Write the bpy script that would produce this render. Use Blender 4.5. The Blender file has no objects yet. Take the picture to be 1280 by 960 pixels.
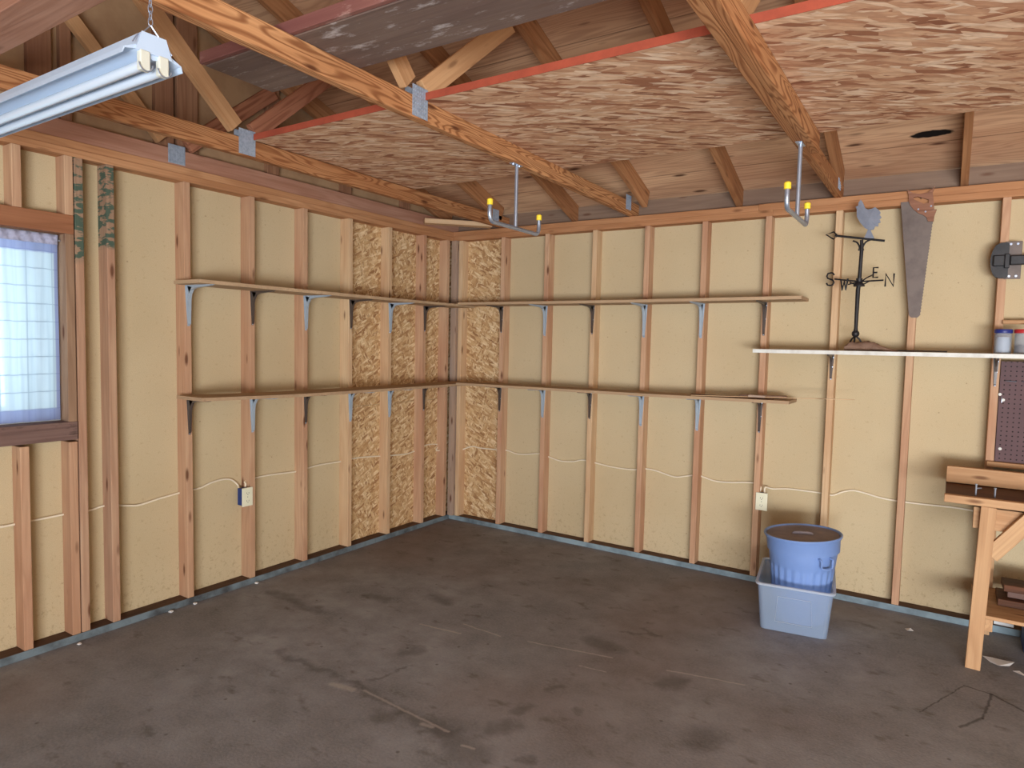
import bpy, bmesh, math, random
from mathutils import Vector, Matrix
random.seed(7)
S = bpy.context.scene
COL = S.collection

# ------------------------------------------------------------------ camera, light, exposure
F = 835.88
CAM = Vector((3.6347, -4.5684, 1.5332))
YAW, PIT, ROL = -.5785, -.0627, .0228
cf = Vector((math.sin(YAW)*math.cos(PIT), math.cos(YAW)*math.cos(PIT), math.sin(PIT)))
cr = cf.cross(Vector((0, 0, 1))).normalized(); cu = cr.cross(cf)
ca = math.cos(ROL)*cr + math.sin(ROL)*cu
cb = -math.sin(ROL)*cr + math.cos(ROL)*cu
cd = bpy.data.cameras.new('camera'); cam = bpy.data.objects.new('camera', cd); COL.objects.link(cam)
cd.sensor_width = 36; cd.lens = F/1280*36; cd.clip_start = .02
m = Matrix((ca, cb, -cf)).transposed().to_4x4(); m.translation = CAM
cam.matrix_world = m
S.camera = cam
S.view_settings.view_transform = 'Standard'; S.view_settings.look = 'None'
S.view_settings.gamma = 1; S.view_settings.use_curve_mapping = False
S.view_settings.exposure = 0.0

w = bpy.data.worlds.new('daylight'); S.world = w; w.use_nodes = True
bg = w.node_tree.nodes['Background']
bg.inputs[0].default_value = (.80, .90, 1, 1); bg.inputs[1].default_value = 1.15

def area(name, loc, rot, sx, sy, power, col):
    l = bpy.data.lights.new(name, 'AREA'); l.shape = 'RECTANGLE'; l.size = sx; l.size_y = sy
    l.energy = power; l.color = col
    o = bpy.data.objects.new(name, l); COL.objects.link(o); o.location = loc; o.rotation_euler = rot
    return o
# daylight coming in through the open overhead door behind the camera
area('door_skylight', (5.5, -7.22, 1.15), (math.radians(84), 0, 0), 3.4, 1.9, 85, (.88, .95, 1))
# sun bounced up from the bright driveway just outside the door
area('driveway_bounce', (5.5, -7.20, .60), (math.radians(122), 0, math.radians(8)), 3.4, 1.1, 470, (.96, .975, 1))
# skylight on the window
area('window_daylight', (-.35, -3.75, 1.6), (0, math.radians(-90), 0), .9, 1.2, 7, (.80, .91, 1))

def onx(x, u, v):
    r = ca*((u-640)/F) + cb*((480-v)/F) + cf; return CAM + r*((x-CAM.x)/r.x)
def ony(y, u, v):
    r = ca*((u-640)/F) + cb*((480-v)/F) + cf; return CAM + r*((y-CAM.y)/r.y)
def onz(z, u, v):
    r = ca*((u-640)/F) + cb*((480-v)/F) + cf; return CAM + r*((z-CAM.z)/r.z)

# ------------------------------------------------------------------ materials
def lin(c):
    return tuple((x/255/12.92 if x/255 <= .04045 else ((x/255+.055)/1.055)**2.4) for x in c) + (1,)
class NT:
    def __init__(s, name, rough=.8, spec=.25, metal=0):
        s.m = bpy.data.materials.new(name); s.m.use_nodes = True; s.t = s.m.node_tree
        s.b = s.t.nodes['Principled BSDF']
        s.b.inputs['Roughness'].default_value = rough; s.b.inputs['Metallic'].default_value = metal
        s.b.inputs['Specular IOR Level'].default_value = spec
        s.tc = s.n('ShaderNodeTexCoord'); s.oi = None
    def n(s, t, **kw):
        x = s.t.nodes.new(t)
        for k, v in kw.items(): setattr(x, k, v)
        return x
    def l(s, a, b): s.t.links.new(a, b)
    def put(s, sock, v):
        if isinstance(v, bpy.types.NodeSocket): s.l(v, sock)
        else: sock.default_value = v
    def math(s, op, a, b=0, c=0, clamp=False):
        x = s.n('ShaderNodeMath', operation=op); x.use_clamp = clamp
        s.put(x.inputs[0], a); s.put(x.inputs[1], b); s.put(x.inputs[2], c); return x.outputs[0]
    def vmath(s, op, a, b=None, sc=None):
        x = s.n('ShaderNodeVectorMath', operation=op); s.put(x.inputs[0], a)
        if b is not None: s.put(x.inputs[1], b)
        if sc is not None: s.put(x.inputs['Scale'], sc)
        return x.outputs['Value'] if op in ('LENGTH', 'DOT_PRODUCT', 'DISTANCE') else x.outputs[0]
    def rnd(s):
        if not s.oi: s.oi = s.n('ShaderNodeObjectInfo')
        return s.oi.outputs['Random']
    def coord(s, scale=(1, 1, 1), rot=(0, 0, 0), random_shift=True, src=None):
        v = src or s.tc.outputs['Object']
        if random_shift:
            c = s.n('ShaderNodeCombineXYZ'); r = s.rnd()
            s.l(s.math('MULTIPLY', r, 37.), c.inputs[0]); s.l(s.math('MULTIPLY', r, 91.), c.inputs[1]); s.l(s.math('MULTIPLY', r, 53.), c.inputs[2])
            v = s.vmath('ADD', v, c.outputs[0])
        mp = s.n('ShaderNodeMapping'); s.l(v, mp.inputs[0])
        mp.inputs['Scale'].default_value = scale; mp.inputs['Rotation'].default_value = rot
        return mp.outputs[0]
    def noise(s, v, scale=1, detail=3, rough=.5, dist=0, col=False):
        x = s.n('ShaderNodeTexNoise'); s.l(v, x.inputs['Vector']); x.inputs['Scale'].default_value = scale
        x.inputs['Detail'].default_value = detail; x.inputs['Roughness'].default_value = rough; x.inputs['Distortion'].default_value = dist
        return x.outputs['Color' if col else 'Fac']
    def voro(s, v, scale=1, feat='F1', out='Distance', rand=1):
        x = s.n('ShaderNodeTexVoronoi', feature=feat); s.l(v, x.inputs['Vector']); x.inputs['Scale'].default_value = scale
        x.inputs['Randomness'].default_value = rand
        return x.outputs[out]
    def ramp(s, f, stops, interp='LINEAR'):
        x = s.n('ShaderNodeValToRGB'); s.l(f, x.inputs[0]); e = x.color_ramp.elements; x.color_ramp.interpolation = interp
        while len(e) < len(stops): e.new(.5)
        for i, (p, c) in enumerate(stops):
            e[i].position = p; e[i].color = c if len(c) == 4 else lin(c)
        return x.outputs[0]
    def mr(s, v, a, b, c=0, d=1):
        x = s.n('ShaderNodeMapRange'); s.put(x.inputs[0], v)
        for i, k in enumerate((a, b, c, d)): x.inputs[i+1].default_value = k
        return x.outputs[0]
    def mix(s, f, a, b, mode='MIX'):
        x = s.n('ShaderNodeMix', data_type='RGBA', blend_type=mode); s.put(x.inputs[0], f)
        s.put(x.inputs[6], a if isinstance(a, bpy.types.NodeSocket) or len(a) == 4 else lin(a))
        s.put(x.inputs[7], b if isinstance(b, bpy.types.NodeSocket) or len(b) == 4 else lin(b))
        return x.outputs[2]
    def color(s, c): s.put(s.b.inputs['Base Color'], c if isinstance(c, bpy.types.NodeSocket) or len(c) == 4 else lin(c))
    def bump(s, h, st=.3, d=.002):
        x = s.n('ShaderNodeBump'); x.inputs['Strength'].default_value = st; x.inputs['Distance'].default_value = d
        s.l(h, x.inputs['Height']); s.l(x.outputs[0], s.b.inputs['Normal'])

def wood(name, light, dark, tint, ring=.5, rings=9, knots=.5, rough=.75, spot=None, green=None):
    """sawn lumber, grain along local X"""
    s = NT(name, rough, .2)
    c = s.coord((.55, 7, 7)); n1 = s.noise(c, 1.6, 2, .45, .35)
    rg = s.math('SINE', s.math('MULTIPLY', n1, rings*6.28)); rg = s.mr(rg, -.2, 1)
    fine = s.noise(s.coord((2.5, 120, 120)), 1, 2)
    big = s.noise(s.coord((1.3, 5, 5)), 1.3, 2)
    base = s.mix(s.mr(big, .3, .7), light, tint)
    base = s.mix(s.math('MULTIPLY', rg, ring), base, dark)
    base = s.mix(s.mr(fine, .35, .75, 0, .35), base, dark)
    r = s.rnd(); base = s.mix(s.mr(r, 0, 1, 0, .35), base, dark)
    k = s.voro(s.coord((3.6, 13, 13)), 1); km = s.mr(k, .07, .17, 1, 0)
    base = s.mix(s.math('MULTIPLY', km, knots), base, (85, 45, 25))
    if spot:
        sp = s.mr(s.noise(s.coord((3, 9, 9)), 2.2, 5, .7), .56, .7); base = s.mix(s.math('MULTIPLY', sp, .8), base, spot)
    if green:
        sx = s.n('ShaderNodeSeparateXYZ'); s.l(s.tc.outputs['Object'], sx.inputs[0])
        g = s.mr(s.noise(s.coord((34, 12, 12)), 1, 3, .6), .47, .52); z = s.mr(sx.outputs[0], green-.02, green)
        base = s.mix(s.math('MULTIPLY', s.math('MULTIPLY', g, z), .9), base, (48, 84, 74))
        base = s.mix(s.math('MULTIPLY', z, .25), base, (90, 105, 90))
    s.color(base); s.bump(s.math('ADD', fine, rg), .25, .0015)
    return s.m

M = {}
M['stud'] = wood('stud_pine', (210, 178, 146), (162, 120, 92), (188, 144, 116), .30, 6, .85)
M['studpale'] = wood('stud_pale_pine', (220, 196, 160), (180, 142, 108), (204, 168, 132), .28, 6, .8)
M['jack'] = wood('stud_window_jack', (172, 144, 118), (120, 90, 70), (156, 126, 102), .3, 6, .9)
M['studgray'] = wood('stud_weathered', (176, 160, 150), (140, 115, 100), (190, 165, 140), .3, 6, .9)
M['studgreen'] = wood('stud_green_stamped', (194, 162, 134), (146, 106, 82), (178, 138, 114), .3, 6, .8, green=1.93)
M['studgreenlow'] = wood('stud_green_stamped_long', (194, 162, 134), (146, 106, 82), (178, 138, 114), .3, 6, .8, green=1.84)
M['plate'] = wood('plate_fir', (198, 150, 110), (148, 100, 66), (178, 128, 90), .35, 7, .6)
M['dirtyshadeplate'] = wood('plate_dirt_and_shade', (112, 88, 72), (74, 54, 44), (94, 72, 60), .3, 6, .5, spot=(60, 48, 42))  # dark tone paints in the top face's shadow line along with its dirt
M['header'] = wood('header_redwood', (168, 116, 84), (120, 76, 52), (148, 100, 72), .3, 5, .3)
M['chord'] = wood('chord_fir', (204, 154, 108), (118, 68, 38), (188, 132, 88), .75, 24, .9)
M['rafter'] = wood('rafter_fir', (184, 136, 96), (128, 84, 54), (168, 120, 82), .5, 8, .5)
M['web'] = wood('web_pine', (202, 162, 120), (152, 108, 72), (184, 142, 102), .25, 5, .5)
M['webred'] = wood('web_redfir', (176, 122, 94), (122, 74, 54), (158, 108, 84), .6, 9, .5)
M['gable'] = wood('gable_stud', (158, 120, 92), (112, 74, 54), (142, 104, 82), .35, 6, .6)
M['gablebeam'] = wood('gable_chord', (188, 148, 128), (136, 92, 70), (170, 124, 104), .3, 6, .4)
M['bench'] = wood('bench_pine', (208, 172, 132), (158, 116, 82), (190, 150, 112), .35, 6, .7)
M['benchdark'] = wood('bench_top_stained', (112, 70, 46), (52, 30, 20), (88, 56, 38), .4, 6, .5, rough=.6)
M['shelf'] = wood('shelf_board', (196, 170, 138), (154, 126, 100), (180, 154, 124), .2, 5, .3)
M['sill'] = wood('sill_aged', (132, 108, 100), (84, 62, 56), (116, 92, 86), .3, 5, .3, spot=(60, 45, 40))
M['grayplank'] = wood('old_plank', (136, 116, 104), (90, 72, 66), (116, 96, 88), .25, 4, .2, spot=(192, 184, 182))
M['redplank'] = wood('old_plank_red_edge', (146, 104, 92), (96, 54, 52), (124, 78, 74), .3, 5, .3, spot=(170, 140, 130))
M['bark'] = wood('driftwood', (176, 146, 126), (104, 80, 66), (148, 120, 104), .5, 5, .8, spot=(90, 66, 54))

def flat(name, c, rough=.6, spec=.3, metal=0, var=.0, vc=None, sc=8, bump=0):
    s = NT(name, rough, spec, metal)
    if var: 
        n = s.noise(s.coord(), sc, 4, .6); s.color(s.mix(s.mr(n, .4, .7, 0, var), c, vc))
        if bump: s.bump(n, bump, .002)
    else: s.color(c)
    return s.m
def fibre():
    s = NT('fibreboard_tan', .95, .1)
    c = s.coord(random_shift=False)
    a = s.noise(c, 1.2, 3); b = s.noise(c, 260, 2); d = s.noise(c, 45, 2)
    base = s.mix(s.mr(a, .3, .7), (206, 190, 157), (196, 178, 144))
    base = s.mix(s.mr(b, .3, .75, 0, .35), base, (160, 140, 108))
    base = s.mix(s.mr(d, .62, .72, 0, .18), base, (142, 110, 78))
    sp = s.voro(c, 9); base = s.mix(s.mr(sp, .02, .05, .5, 0), base, (110, 78, 55))
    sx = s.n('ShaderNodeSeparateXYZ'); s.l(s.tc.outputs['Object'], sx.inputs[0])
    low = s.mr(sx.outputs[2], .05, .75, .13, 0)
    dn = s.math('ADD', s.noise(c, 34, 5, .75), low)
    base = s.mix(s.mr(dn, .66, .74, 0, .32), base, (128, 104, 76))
    s.color(base); s.bump(b, .4, .001); return s.m
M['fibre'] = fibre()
M['blocking'] = wood('eave_blocking', (150, 128, 110), (104, 84, 72), (128, 106, 92), .3, 6, .6)
M['gableply'] = flat('gable_plywood', (170, 140, 108), .9, .1, 0, .7, (140, 108, 82), 5)

def osb(name, chip, cols, along, seed=0):
    """oriented strand board: overlapping layers of flat chips"""
    s = NT(name, .8, .25)
    o = s.tc.outputs['Object']; wob = s.vmath('SCALE', s.vmath('SUBTRACT', s.noise(o, 14, 2, col=True), (.5, .5, .5)), sc=.010)
    v = s.vmath('ADD', o, wob)
    base = None
    for i, ang in enumerate(along):
        mp = s.n('ShaderNodeMapping'); s.l(v, mp.inputs[0])
        mp.inputs['Location'].default_value = (i*3.1+seed, i*1.7, i*5.3)
        # rotate first, then scale
        rot = s.n('ShaderNodeVectorRotate', rotation_type='AXIS_ANGLE'); s.l(mp.outputs[0], rot.inputs[0])
        rot.inputs['Axis'].default_value = chip['axis']; rot.inputs['Angle'].default_value = ang
        sc = s.vmath('MULTIPLY', rot.outputs[0], chip['scale'])
        vn = s.n('ShaderNodeTexVoronoi'); s.l(sc, vn.inputs['Vector']); vn.inputs['Scale'].default_value = 1
        sep = s.n('ShaderNodeSeparateColor'); s.l(vn.outputs['Color'], sep.inputs[0])
        cc = s.ramp(sep.outputs[0], cols)
        streak = s.noise(s.vmath('MULTIPLY', rot.outputs[0], tuple(k*3 for k in chip['scale'])), 1, 2)
        cc = s.mix(s.mr(streak, .35, .7, 0, .3), cc, cols[0][1])
        edge = s.mr(vn.outputs['Distance'], .4, .7, 0, .22)
        cc = s.mix(edge, cc, cols[0][1])
        base = cc if base is None else s.mix(s.mr(sep.outputs[1], .46, .5), base, cc)
    s.color(base); s.bump(s.noise(v, 60, 2), .3, .001); return s.m
osbcols = [(0, (152, 112, 76)), (.25, (196, 158, 112)), (.6, (216, 184, 138)), (1, (240, 218, 178))]
M['osbwallx'] = osb('osb_wall', {'axis': (0, 1, 0), 'scale': (75, 75, 20)}, osbcols, (0, .5, -.5, 1.1))
M['osbwally'] = osb('osb_wall_side', {'axis': (1, 0, 0), 'scale': (75, 75, 20)}, osbcols, (0, .5, -.5, 1.1))
M['osbceil'] = osb('osb_loft', {'axis': (0, 0, 1), 'scale': (9, 46, 46)},
                   [(0, (136, 88, 64)), (.16, (176, 124, 94)), (.35, (206, 162, 128)), (.7, (222, 184, 150)), (1, (240, 214, 186))], (-.24, .06, -.40, -.68), 2)
M['orange'] = flat('orange_edge_paint', (158, 76, 56), .7, .2, 0, .5, (124, 60, 46), 14)
M['curbdark'] = flat('sill_plate_dusty', (112, 126, 134), .75, .25, 0, .9, (62, 62, 64), 9, .4)
M['curb'] = flat('sill_plate_blue_grey', (136, 156, 166), .7, .3, 0, .85, (74, 84, 92), 5, .4)
M['galv'] = flat('galvanised_plate', (168, 182, 200), .45, .5, .3, .5, (112, 124, 142), 60)
M['greymetal'] = flat('grey_enamel', (160, 174, 188), .45, .5, .0, .15, (130, 142, 156), 20)
M['darkmetal'] = flat('dark_brown_enamel', (74, 64, 60), .35, .6, .0, .25, (98, 86, 80), 20)
M['steel'] = flat('zinc_steel', (176, 190, 212), .3, .6, .75, .3, (140, 150, 165), 30)
M['yellow'] = flat('yellow_vinyl', (246, 216, 60), .5, .4)
M['iron'] = flat('black_iron', (26, 26, 30), .5, .5, .2, .4, (58, 56, 60), 30)
M['pewter'] = flat('grey_cast_rooster', (128, 134, 148), .75, .3, .0, .5, (104, 110, 126), 25)
M['lampwhite'] = flat('white_enamel', (186, 206, 230), .35, .5, 0, .25, (170, 190, 214), 6)
M['tube'] = flat('fluorescent_tube', (200, 214, 230), .2, .5)
M['socket'] = flat('ivory_plastic', (206, 208, 196), .4, .5)
M['white'] = flat('white_paint', (222, 224, 220), .6, .3, 0, .5, (178, 172, 162), 18)
M['cable'] = flat('white_cable', (232, 222, 200), .5, .4)
M['bluebox'] = flat('blue_plastic', (34, 58, 120), .5, .4)
M['cover'] = flat('ivory_cover', (228, 228, 204), .4, .4)
M['slot'] = flat('dark_slot', (40, 40, 38), .7)
M['can'] = flat('blue_grey_plastic', (120, 150, 206), .45, .4, 0, .3, (102, 128, 182), 6)
M['lid'] = flat('dusty_lid', (128, 122, 130), .8, .2, 0, .7, (158, 146, 144), 7)
M['rust'] = flat('rusty_steel', (112, 101, 96), .55, .4, .3, .6, (84, 74, 72), 14)
M['handlewood'] = wood('old_handle', (178, 134, 108), (104, 66, 52), (138, 96, 80), .4, 6, .2, spot=(176, 150, 130))
M['bluelid'] = flat('blue_lid', (36, 48, 120), .4, .4)
M['redlid'] = flat('red_lid', (176, 40, 44), .4, .4)
M['paper'] = flat('paper', (226, 226, 226), .8)
M['screws'] = flat('white_contents', (214, 220, 226), .7)
M['darkstuff'] = flat('dark_contents', (60, 44, 44), .8)
M['asphalt'] = flat('driveway', (120, 118, 112), .9, .1, 0, .5, (100, 98, 94), 3)

def pegboard():
    s = NT('pegboard_brown', .7, .3)
    sx = s.n('ShaderNodeSeparateXYZ'); s.l(s.tc.outputs['Object'], sx.inputs[0])
    fx = s.math('SUBTRACT', s.math('FRACT', s.math('MULTIPLY', sx.outputs[0], 40.)), .5)
    fz = s.math('SUBTRACT', s.math('FRACT', s.math('MULTIPLY', sx.outputs[2], 40.)), .5)
    d = s.math('SQRT', s.math('ADD', s.math('MULTIPLY', fx, fx), s.math('MULTIPLY', fz, fz)))
    n = s.noise(s.coord(), 9, 3)
    s.color(s.mix(s.mr(d, .13, .17, 1, 0), s.mix(n, (104, 80, 82), (88, 68, 72)), (26, 20, 22)))
    return s.m
M['pegboard'] = pegboard()

def roofmat():
    s = NT('roof_plywood', .85, .15)
    c = s.coord((.35, 5, 5), random_shift=False); n1 = s.noise(c, 1.4, 3, .5, .4)
    rg = s.mr(s.math('SINE', s.math('MULTIPLY', n1, 95)), -.3, 1)
    big = s.noise(s.coord((.6, 2.2, 2.2), random_shift=False), 1.2, 3)
    base = s.mix(s.mr(big, .35, .65), (208, 172, 138), (176, 134, 104))
    base = s.mix(s.math('MULTIPLY', rg, .4), base, (142, 102, 78))
    k = s.voro(s.coord((2.6, 9, 9), random_shift=False), 1)
    base = s.mix(s.mr(k, .06, .16, .9, 0), base, (70, 38, 26))
    sx = s.n('ShaderNodeSeparateXYZ'); s.l(s.tc.outputs['Object'], sx.inputs[0])
    fy = s.math('FRACT', s.math('DIVIDE', s.math('ADD', sx.outputs[1], 20.05), .3))
    base = s.mix(s.math('MULTIPLY', s.mr(fy, .0, .03, 1, 0), .75), base, (50, 30, 22))
    # one open knot hole in the eave board
    p = knot
    q = s.vmath('MULTIPLY', s.vmath('SUBTRACT', s.tc.outputs['Object'], tuple(p)), (1, 3.4, 3.4))
    q = s.vmath('LENGTH', s.vmath('ADD', q, s.vmath('SCALE', s.vmath('SUBTRACT', s.noise(s.tc.outputs['Object'], 25, 2, col=True), (.5,)*3), sc=.05)))
    base = s.mix(s.mr(q, .09, .11, 1, 0), base, (20, 16, 16))
    s.color(base); s.bump(rg, .15, .001); return s.m
RS = .345                                     # roof slope
def zr(y): return 2.447 + RS*(-y if y > -3.65 else y+7.3)   # underside of the rafters
def roofhit(u, v):
    r = ca*((u-640)/F) + cb*((480-v)/F) + cf
    t = (2.447+.1285 - RS*CAM.y - CAM.z)/(r.z + RS*r.y); return CAM + r*t
knot = roofhit(1165, 167)
M['roof'] = roofmat()

def floormat():
    s = NT('floor_concrete', .72, .25)
    o = s.tc.outputs['Object']; c = s.coord(random_shift=False)
    big = s.noise(c, .75, 5, .6); mid = s.noise(c, 5, 5, .65); fine = s.noise(c, 90, 3)
    base = s.mix(s.mr(big, .35, .65), (160, 166, 176), (124, 126, 134))
    base = s.mix(s.mr(mid, .35, .68, 0, .72), base, (106, 108, 112))
    base = s.mix(s.mr(fine, .3, .75, 0, .35), base, (172, 171, 170))
    red = s.noise(c, .55, 2); base = s.mix(s.mr(red, .5, .65, 0, .5), base, (122, 106, 100))
    dp = s.noise(s.coord((1, 1.6, 1), random_shift=False), 6.5, 3, .6); base = s.mix(s.mr(dp, .60, .72, 0, .6), base, (92, 86, 82))
    spk = s.voro(c, 7); base = s.mix(s.mr(spk, .03, .07, .6, 0), base, (70, 66, 62))
    wob = s.vmath('ADD', o, s.vmath('SCALE', s.vmath('SUBTRACT', s.noise(o, 9, 4, .6, col=True), (.5,)*3), sc=.13))
    wobs = s.vmath('ADD', o, s.vmath('SCALE', s.vmath('SUBTRACT', s.noise(o, 24, 4, .6, col=True), (.5,)*3), sc=.02))
    def seg(p, q, wd, col, st, v=None):
        nonlocal base
        a = onz(0, *p); b = onz(0, *q); v = v or wob; ab = (b-a); L = max(ab.dot(ab), 1e-6)
        pa = s.vmath('SUBTRACT', v, tuple(a)); h = s.math('DIVIDE', s.vmath('DOT_PRODUCT', pa, tuple(ab)), L, clamp=True)
        dd = s.vmath('LENGTH', s.vmath('SUBTRACT', pa, s.vmath('SCALE', tuple(ab), sc=h)))
        base = s.mix(s.mr(dd, wd*.3, wd, st, 0), base, col)
    D = (70, 66, 65); Lt = (204, 198, 194)
    for p, q, wd in [((345, 815), (447, 857), .03), ((447, 857), (515, 832), .015), ((447, 857), (500, 890), .03), ((500, 890), (560, 915), .05), ((560, 915), (590, 945), .10),
                     ((505, 815), (525, 813), .05), ((640, 890), (665, 878), .028), ((690, 860), (702, 858), .03), ((720, 888), (724, 890), .025), ((475, 895), (480, 897), .05),
                     ((612, 912), (640, 905), .05), ((655, 947), (665, 950), .03), ((780, 790), (824, 796), .02), ((740, 800), (765, 812), .06), ((830, 855), (850, 850), .06), ((870, 930), (885, 920), .08),
                     ((180, 915), (190, 917), .03), ((340, 740), (400, 765), .05), ((800, 783), (815, 793), .018), ((460, 745), (480, 750), .05), ((540, 745), (560, 752), .06)]:
        seg(p, q, wd*1.15, D, .42)
    for p, q, wd in [((525, 780), (575, 792), .012), ((580, 780), (625, 795), .01), ((660, 802), (765, 822), .010), ((835, 838), (930, 856), .010), ((725, 832), (757, 840), .008),
                     ((455, 863), (560, 915), .012), ((528, 905), (540, 909), .018), ((578, 932), (592, 936), .012), ((415, 855), (440, 862), .03)]:
        seg(p, q, wd*.8, Lt, .38, wobs)
    for p, q, wd in [((1200, 909), (1228, 898), .012), ((1228, 898), (1240, 868), .010), ((1240, 868), (1205, 857), .010), ((1205, 857), (1150, 890), .006), ((1240, 868), (1300, 900), .012)]:
        seg(p, q, wd*.8, (40, 36, 34), .6, wobs)
    s.color(base); s.bump(s.math('ADD', mid, fine), .25, .004)
    s.put(s.b.inputs['Roughness'], s.mr(mid, .3, .7, .6, .85))
    return s.m
M['floor'] = floormat()

def curtainmat():
    s = NT('sheer_curtain', .9, .05)
    sx = s.n('ShaderNodeSeparateXYZ'); s.l(s.tc.outputs['Object'], sx.inputs[0])
    def line(v, per, wd):
        f = s.math('ABSOLUTE', s.math('SUBTRACT', s.math('FRACT', s.math('DIVIDE', s.math('ADD', v, 50), per)), .5)); return s.mr(f, wd, wd*1.6, 1, 0)
    wz = s.math('ADD', sx.outputs[2], s.math('MULTIPLY', s.noise(s.coord((1, 14, 1), random_shift=False), 1, 2), .012))
    g = s.math('MAXIMUM', line(wz, .083, .022), s.math('MULTIPLY', line(sx.outputs[1], .11, .018), .8))
    g = s.math('MAXIMUM', g, s.math('MULTIPLY', s.mr(s.noise(s.coord((1, 70, 2), random_shift=False), 1, 2), .45, .62), .35))
    hem = s.math('MAXIMUM', s.mr(sx.outputs[2], 1.160, 1.170, 1, 0), s.mr(sx.outputs[2], 1.900, 1.910))
    hem = s.math('MAXIMUM', hem, s.mr(sx.outputs[1], -3.078, -3.074))
    c = s.mix(s.math('MULTIPLY', g, .6), (216, 230, 236), (118, 134, 152))
    c = s.mix(s.math('MULTIPLY', hem, .8), c, (140, 144, 190)); g = s.math('MAXIMUM', g, s.math('MULTIPLY', hem, .85))
    s.color(c)
    tr = s.n('ShaderNodeBsdfTranslucent'); s.l(c, tr.inputs[0])
    tp = s.n('ShaderNodeBsdfTransparent'); tp.inputs[0].default_value = (.9, .95, 1, 1)
    m1 = s.n('ShaderNodeMixShader'); m1.inputs[0].default_value = .75; s.l(s.b.outputs[0], m1.inputs[1]); s.l(tr.outputs[0], m1.inputs[2])
    m2 = s.n('ShaderNodeMixShader'); s.put(m2.inputs[0], s.math('MULTIPLY', s.math('SUBTRACT', 1., g), .22)); s.l(m1.outputs[0], m2.inputs[1]); s.l(tp.outputs[0], m2.inputs[2])
    s.l(m2.outputs[0], s.t.nodes['Material Output'].inputs[0]); return s.m
M['curtain'] = curtainmat()
M['curtainheading'] = flat('lavender_heading', (176, 180, 206), .9, .1, 0, .6, (128, 132, 160), 60)
def totemat(name, col, tf):
    s = NT(name, .35, .4); s.color(col)
    tr = s.n('ShaderNodeBsdfTranslucent'); tr.inputs[0].default_value = lin(col)
    tp = s.n('ShaderNodeBsdfTransparent'); tp.inputs[0].default_value = (.92, .96, 1, 1)
    m1 = s.n('ShaderNodeMixShader'); m1.inputs[0].default_value = .4; s.l(s.b.outputs[0], m1.inputs[1]); s.l(tr.outputs[0], m1.inputs[2])
    m2 = s.n('ShaderNodeMixShader'); m2.inputs[0].default_value = tf; s.l(m1.outputs[0], m2.inputs[1]); s.l(tp.outputs[0], m2.inputs[2])
    s.l(m2.outputs[0], s.t.nodes['Material Output'].inputs[0]); return s.m
M['tote'] = totemat('frosted_plastic', (190, 208, 230), .55)
M['toterim'] = totemat('frosted_plastic_rim', (214, 224, 236), .15)
M['jar'] = totemat('clear_jar', (214, 216, 222), .7)
def glass():
    s = NT('window_glass', .05, .5); s.b.inputs['Transmission Weight'].default_value = 1; s.color((235, 245, 250)); s.b.inputs['IOR'].default_value = 1.02
    return s.m
M['glass'] = glass()

# ------------------------------------------------------------------ helpers
def link(name, bm, mat, parent=None, loc=None, smooth=False):
    me = bpy.data.meshes.new(name); bmesh.ops.recalc_face_normals(bm, faces=bm.faces); bm.to_mesh(me); bm.free()
    if mat: me.materials.append(M[mat])
    if smooth:
        for p in me.polygons: p.use_smooth = True
        try: me.set_sharp_from_angle(angle=math.radians(40))
        except Exception: pass
    o = bpy.data.objects.new(name, me); COL.objects.link(o)
    if loc is not None: o.location = loc
    if parent: o.parent = parent
    return o
def tag(o, label=None, cat=None, group=None, kind=None):
    if label: o['label'] = label
    if cat: o['category'] = cat
    if group: o['group'] = group
    if kind: o['kind'] = kind
    return o
def thing(name, loc, label, cat, group=None, rotz=0):
    o = bpy.data.objects.new(name, None); COL.objects.link(o); o.location = loc; o.rotation_euler = (0, 0, rotz); o.empty_display_size = .05
    return tag(o, label, cat, group)
def box(bm, x0, x1, y0, y1, z0, z1, bev=0):
    r = bmesh.ops.create_cube(bm, size=1)
    vs = r['verts']
    bmesh.ops.scale(bm, vec=(abs(x1-x0), abs(y1-y0), abs(z1-z0)), verts=vs)
    bmesh.ops.translate(bm, vec=((x0+x1)/2, (y0+y1)/2, (z0+z1)/2), verts=vs)
    if bev:
        es = list({e for v in vs for e in v.link_edges}); bmesh.ops.bevel(bm, geom=es, offset=bev, segments=2, affect='EDGES', profile=.5)
def nb(): return bmesh.new()
def struct(name, bm, mat): return tag(link(name, bm, mat), kind='structure')
def loc_obj(o, parent):
    """keep o where its matrix says, now under parent"""
    if parent:
        pm = Matrix.Translation(parent.location) @ parent.rotation_euler.to_matrix().to_4x4()
        mw = o.matrix_basis.copy(); o.parent = parent; o.matrix_basis = pm.inverted() @ mw
def lumber(name, p0, p1, wid, hei, mat, parent=None, up=(0, 0, 1), bev=.003, bow=0):
    """board from p0 to p1 (centre line); wid across, hei along 'up'; grain along its length"""
    p0, p1 = Vector(p0), Vector(p1); d = p1-p0; L = d.length; x = d.normalized()
    upv = Vector(up)
    y = upv.cross(x).normalized(); z = x.cross(y)
    bm = nb(); box(bm, 0, L, -wid/2, wid/2, -hei/2, hei/2, bev)
    if bow:
        n = 10
        for i in range(1, n):
            bmesh.ops.bisect_plane(bm, geom=bm.verts[:]+bm.edges[:]+bm.faces[:], plane_co=(L*i/n, 0, 0), plane_no=(1, 0, 0))
        for v in bm.verts:
            t = v.co.x/L; v.co.z += bow*(4*t*(1-t))
    o = link(name, bm, mat)
    mt = Matrix((x, y, z)).transposed().to_4x4(); mt.translation = p0
    o.matrix_basis = mt
    loc_obj(o, parent)
    return o
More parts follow.
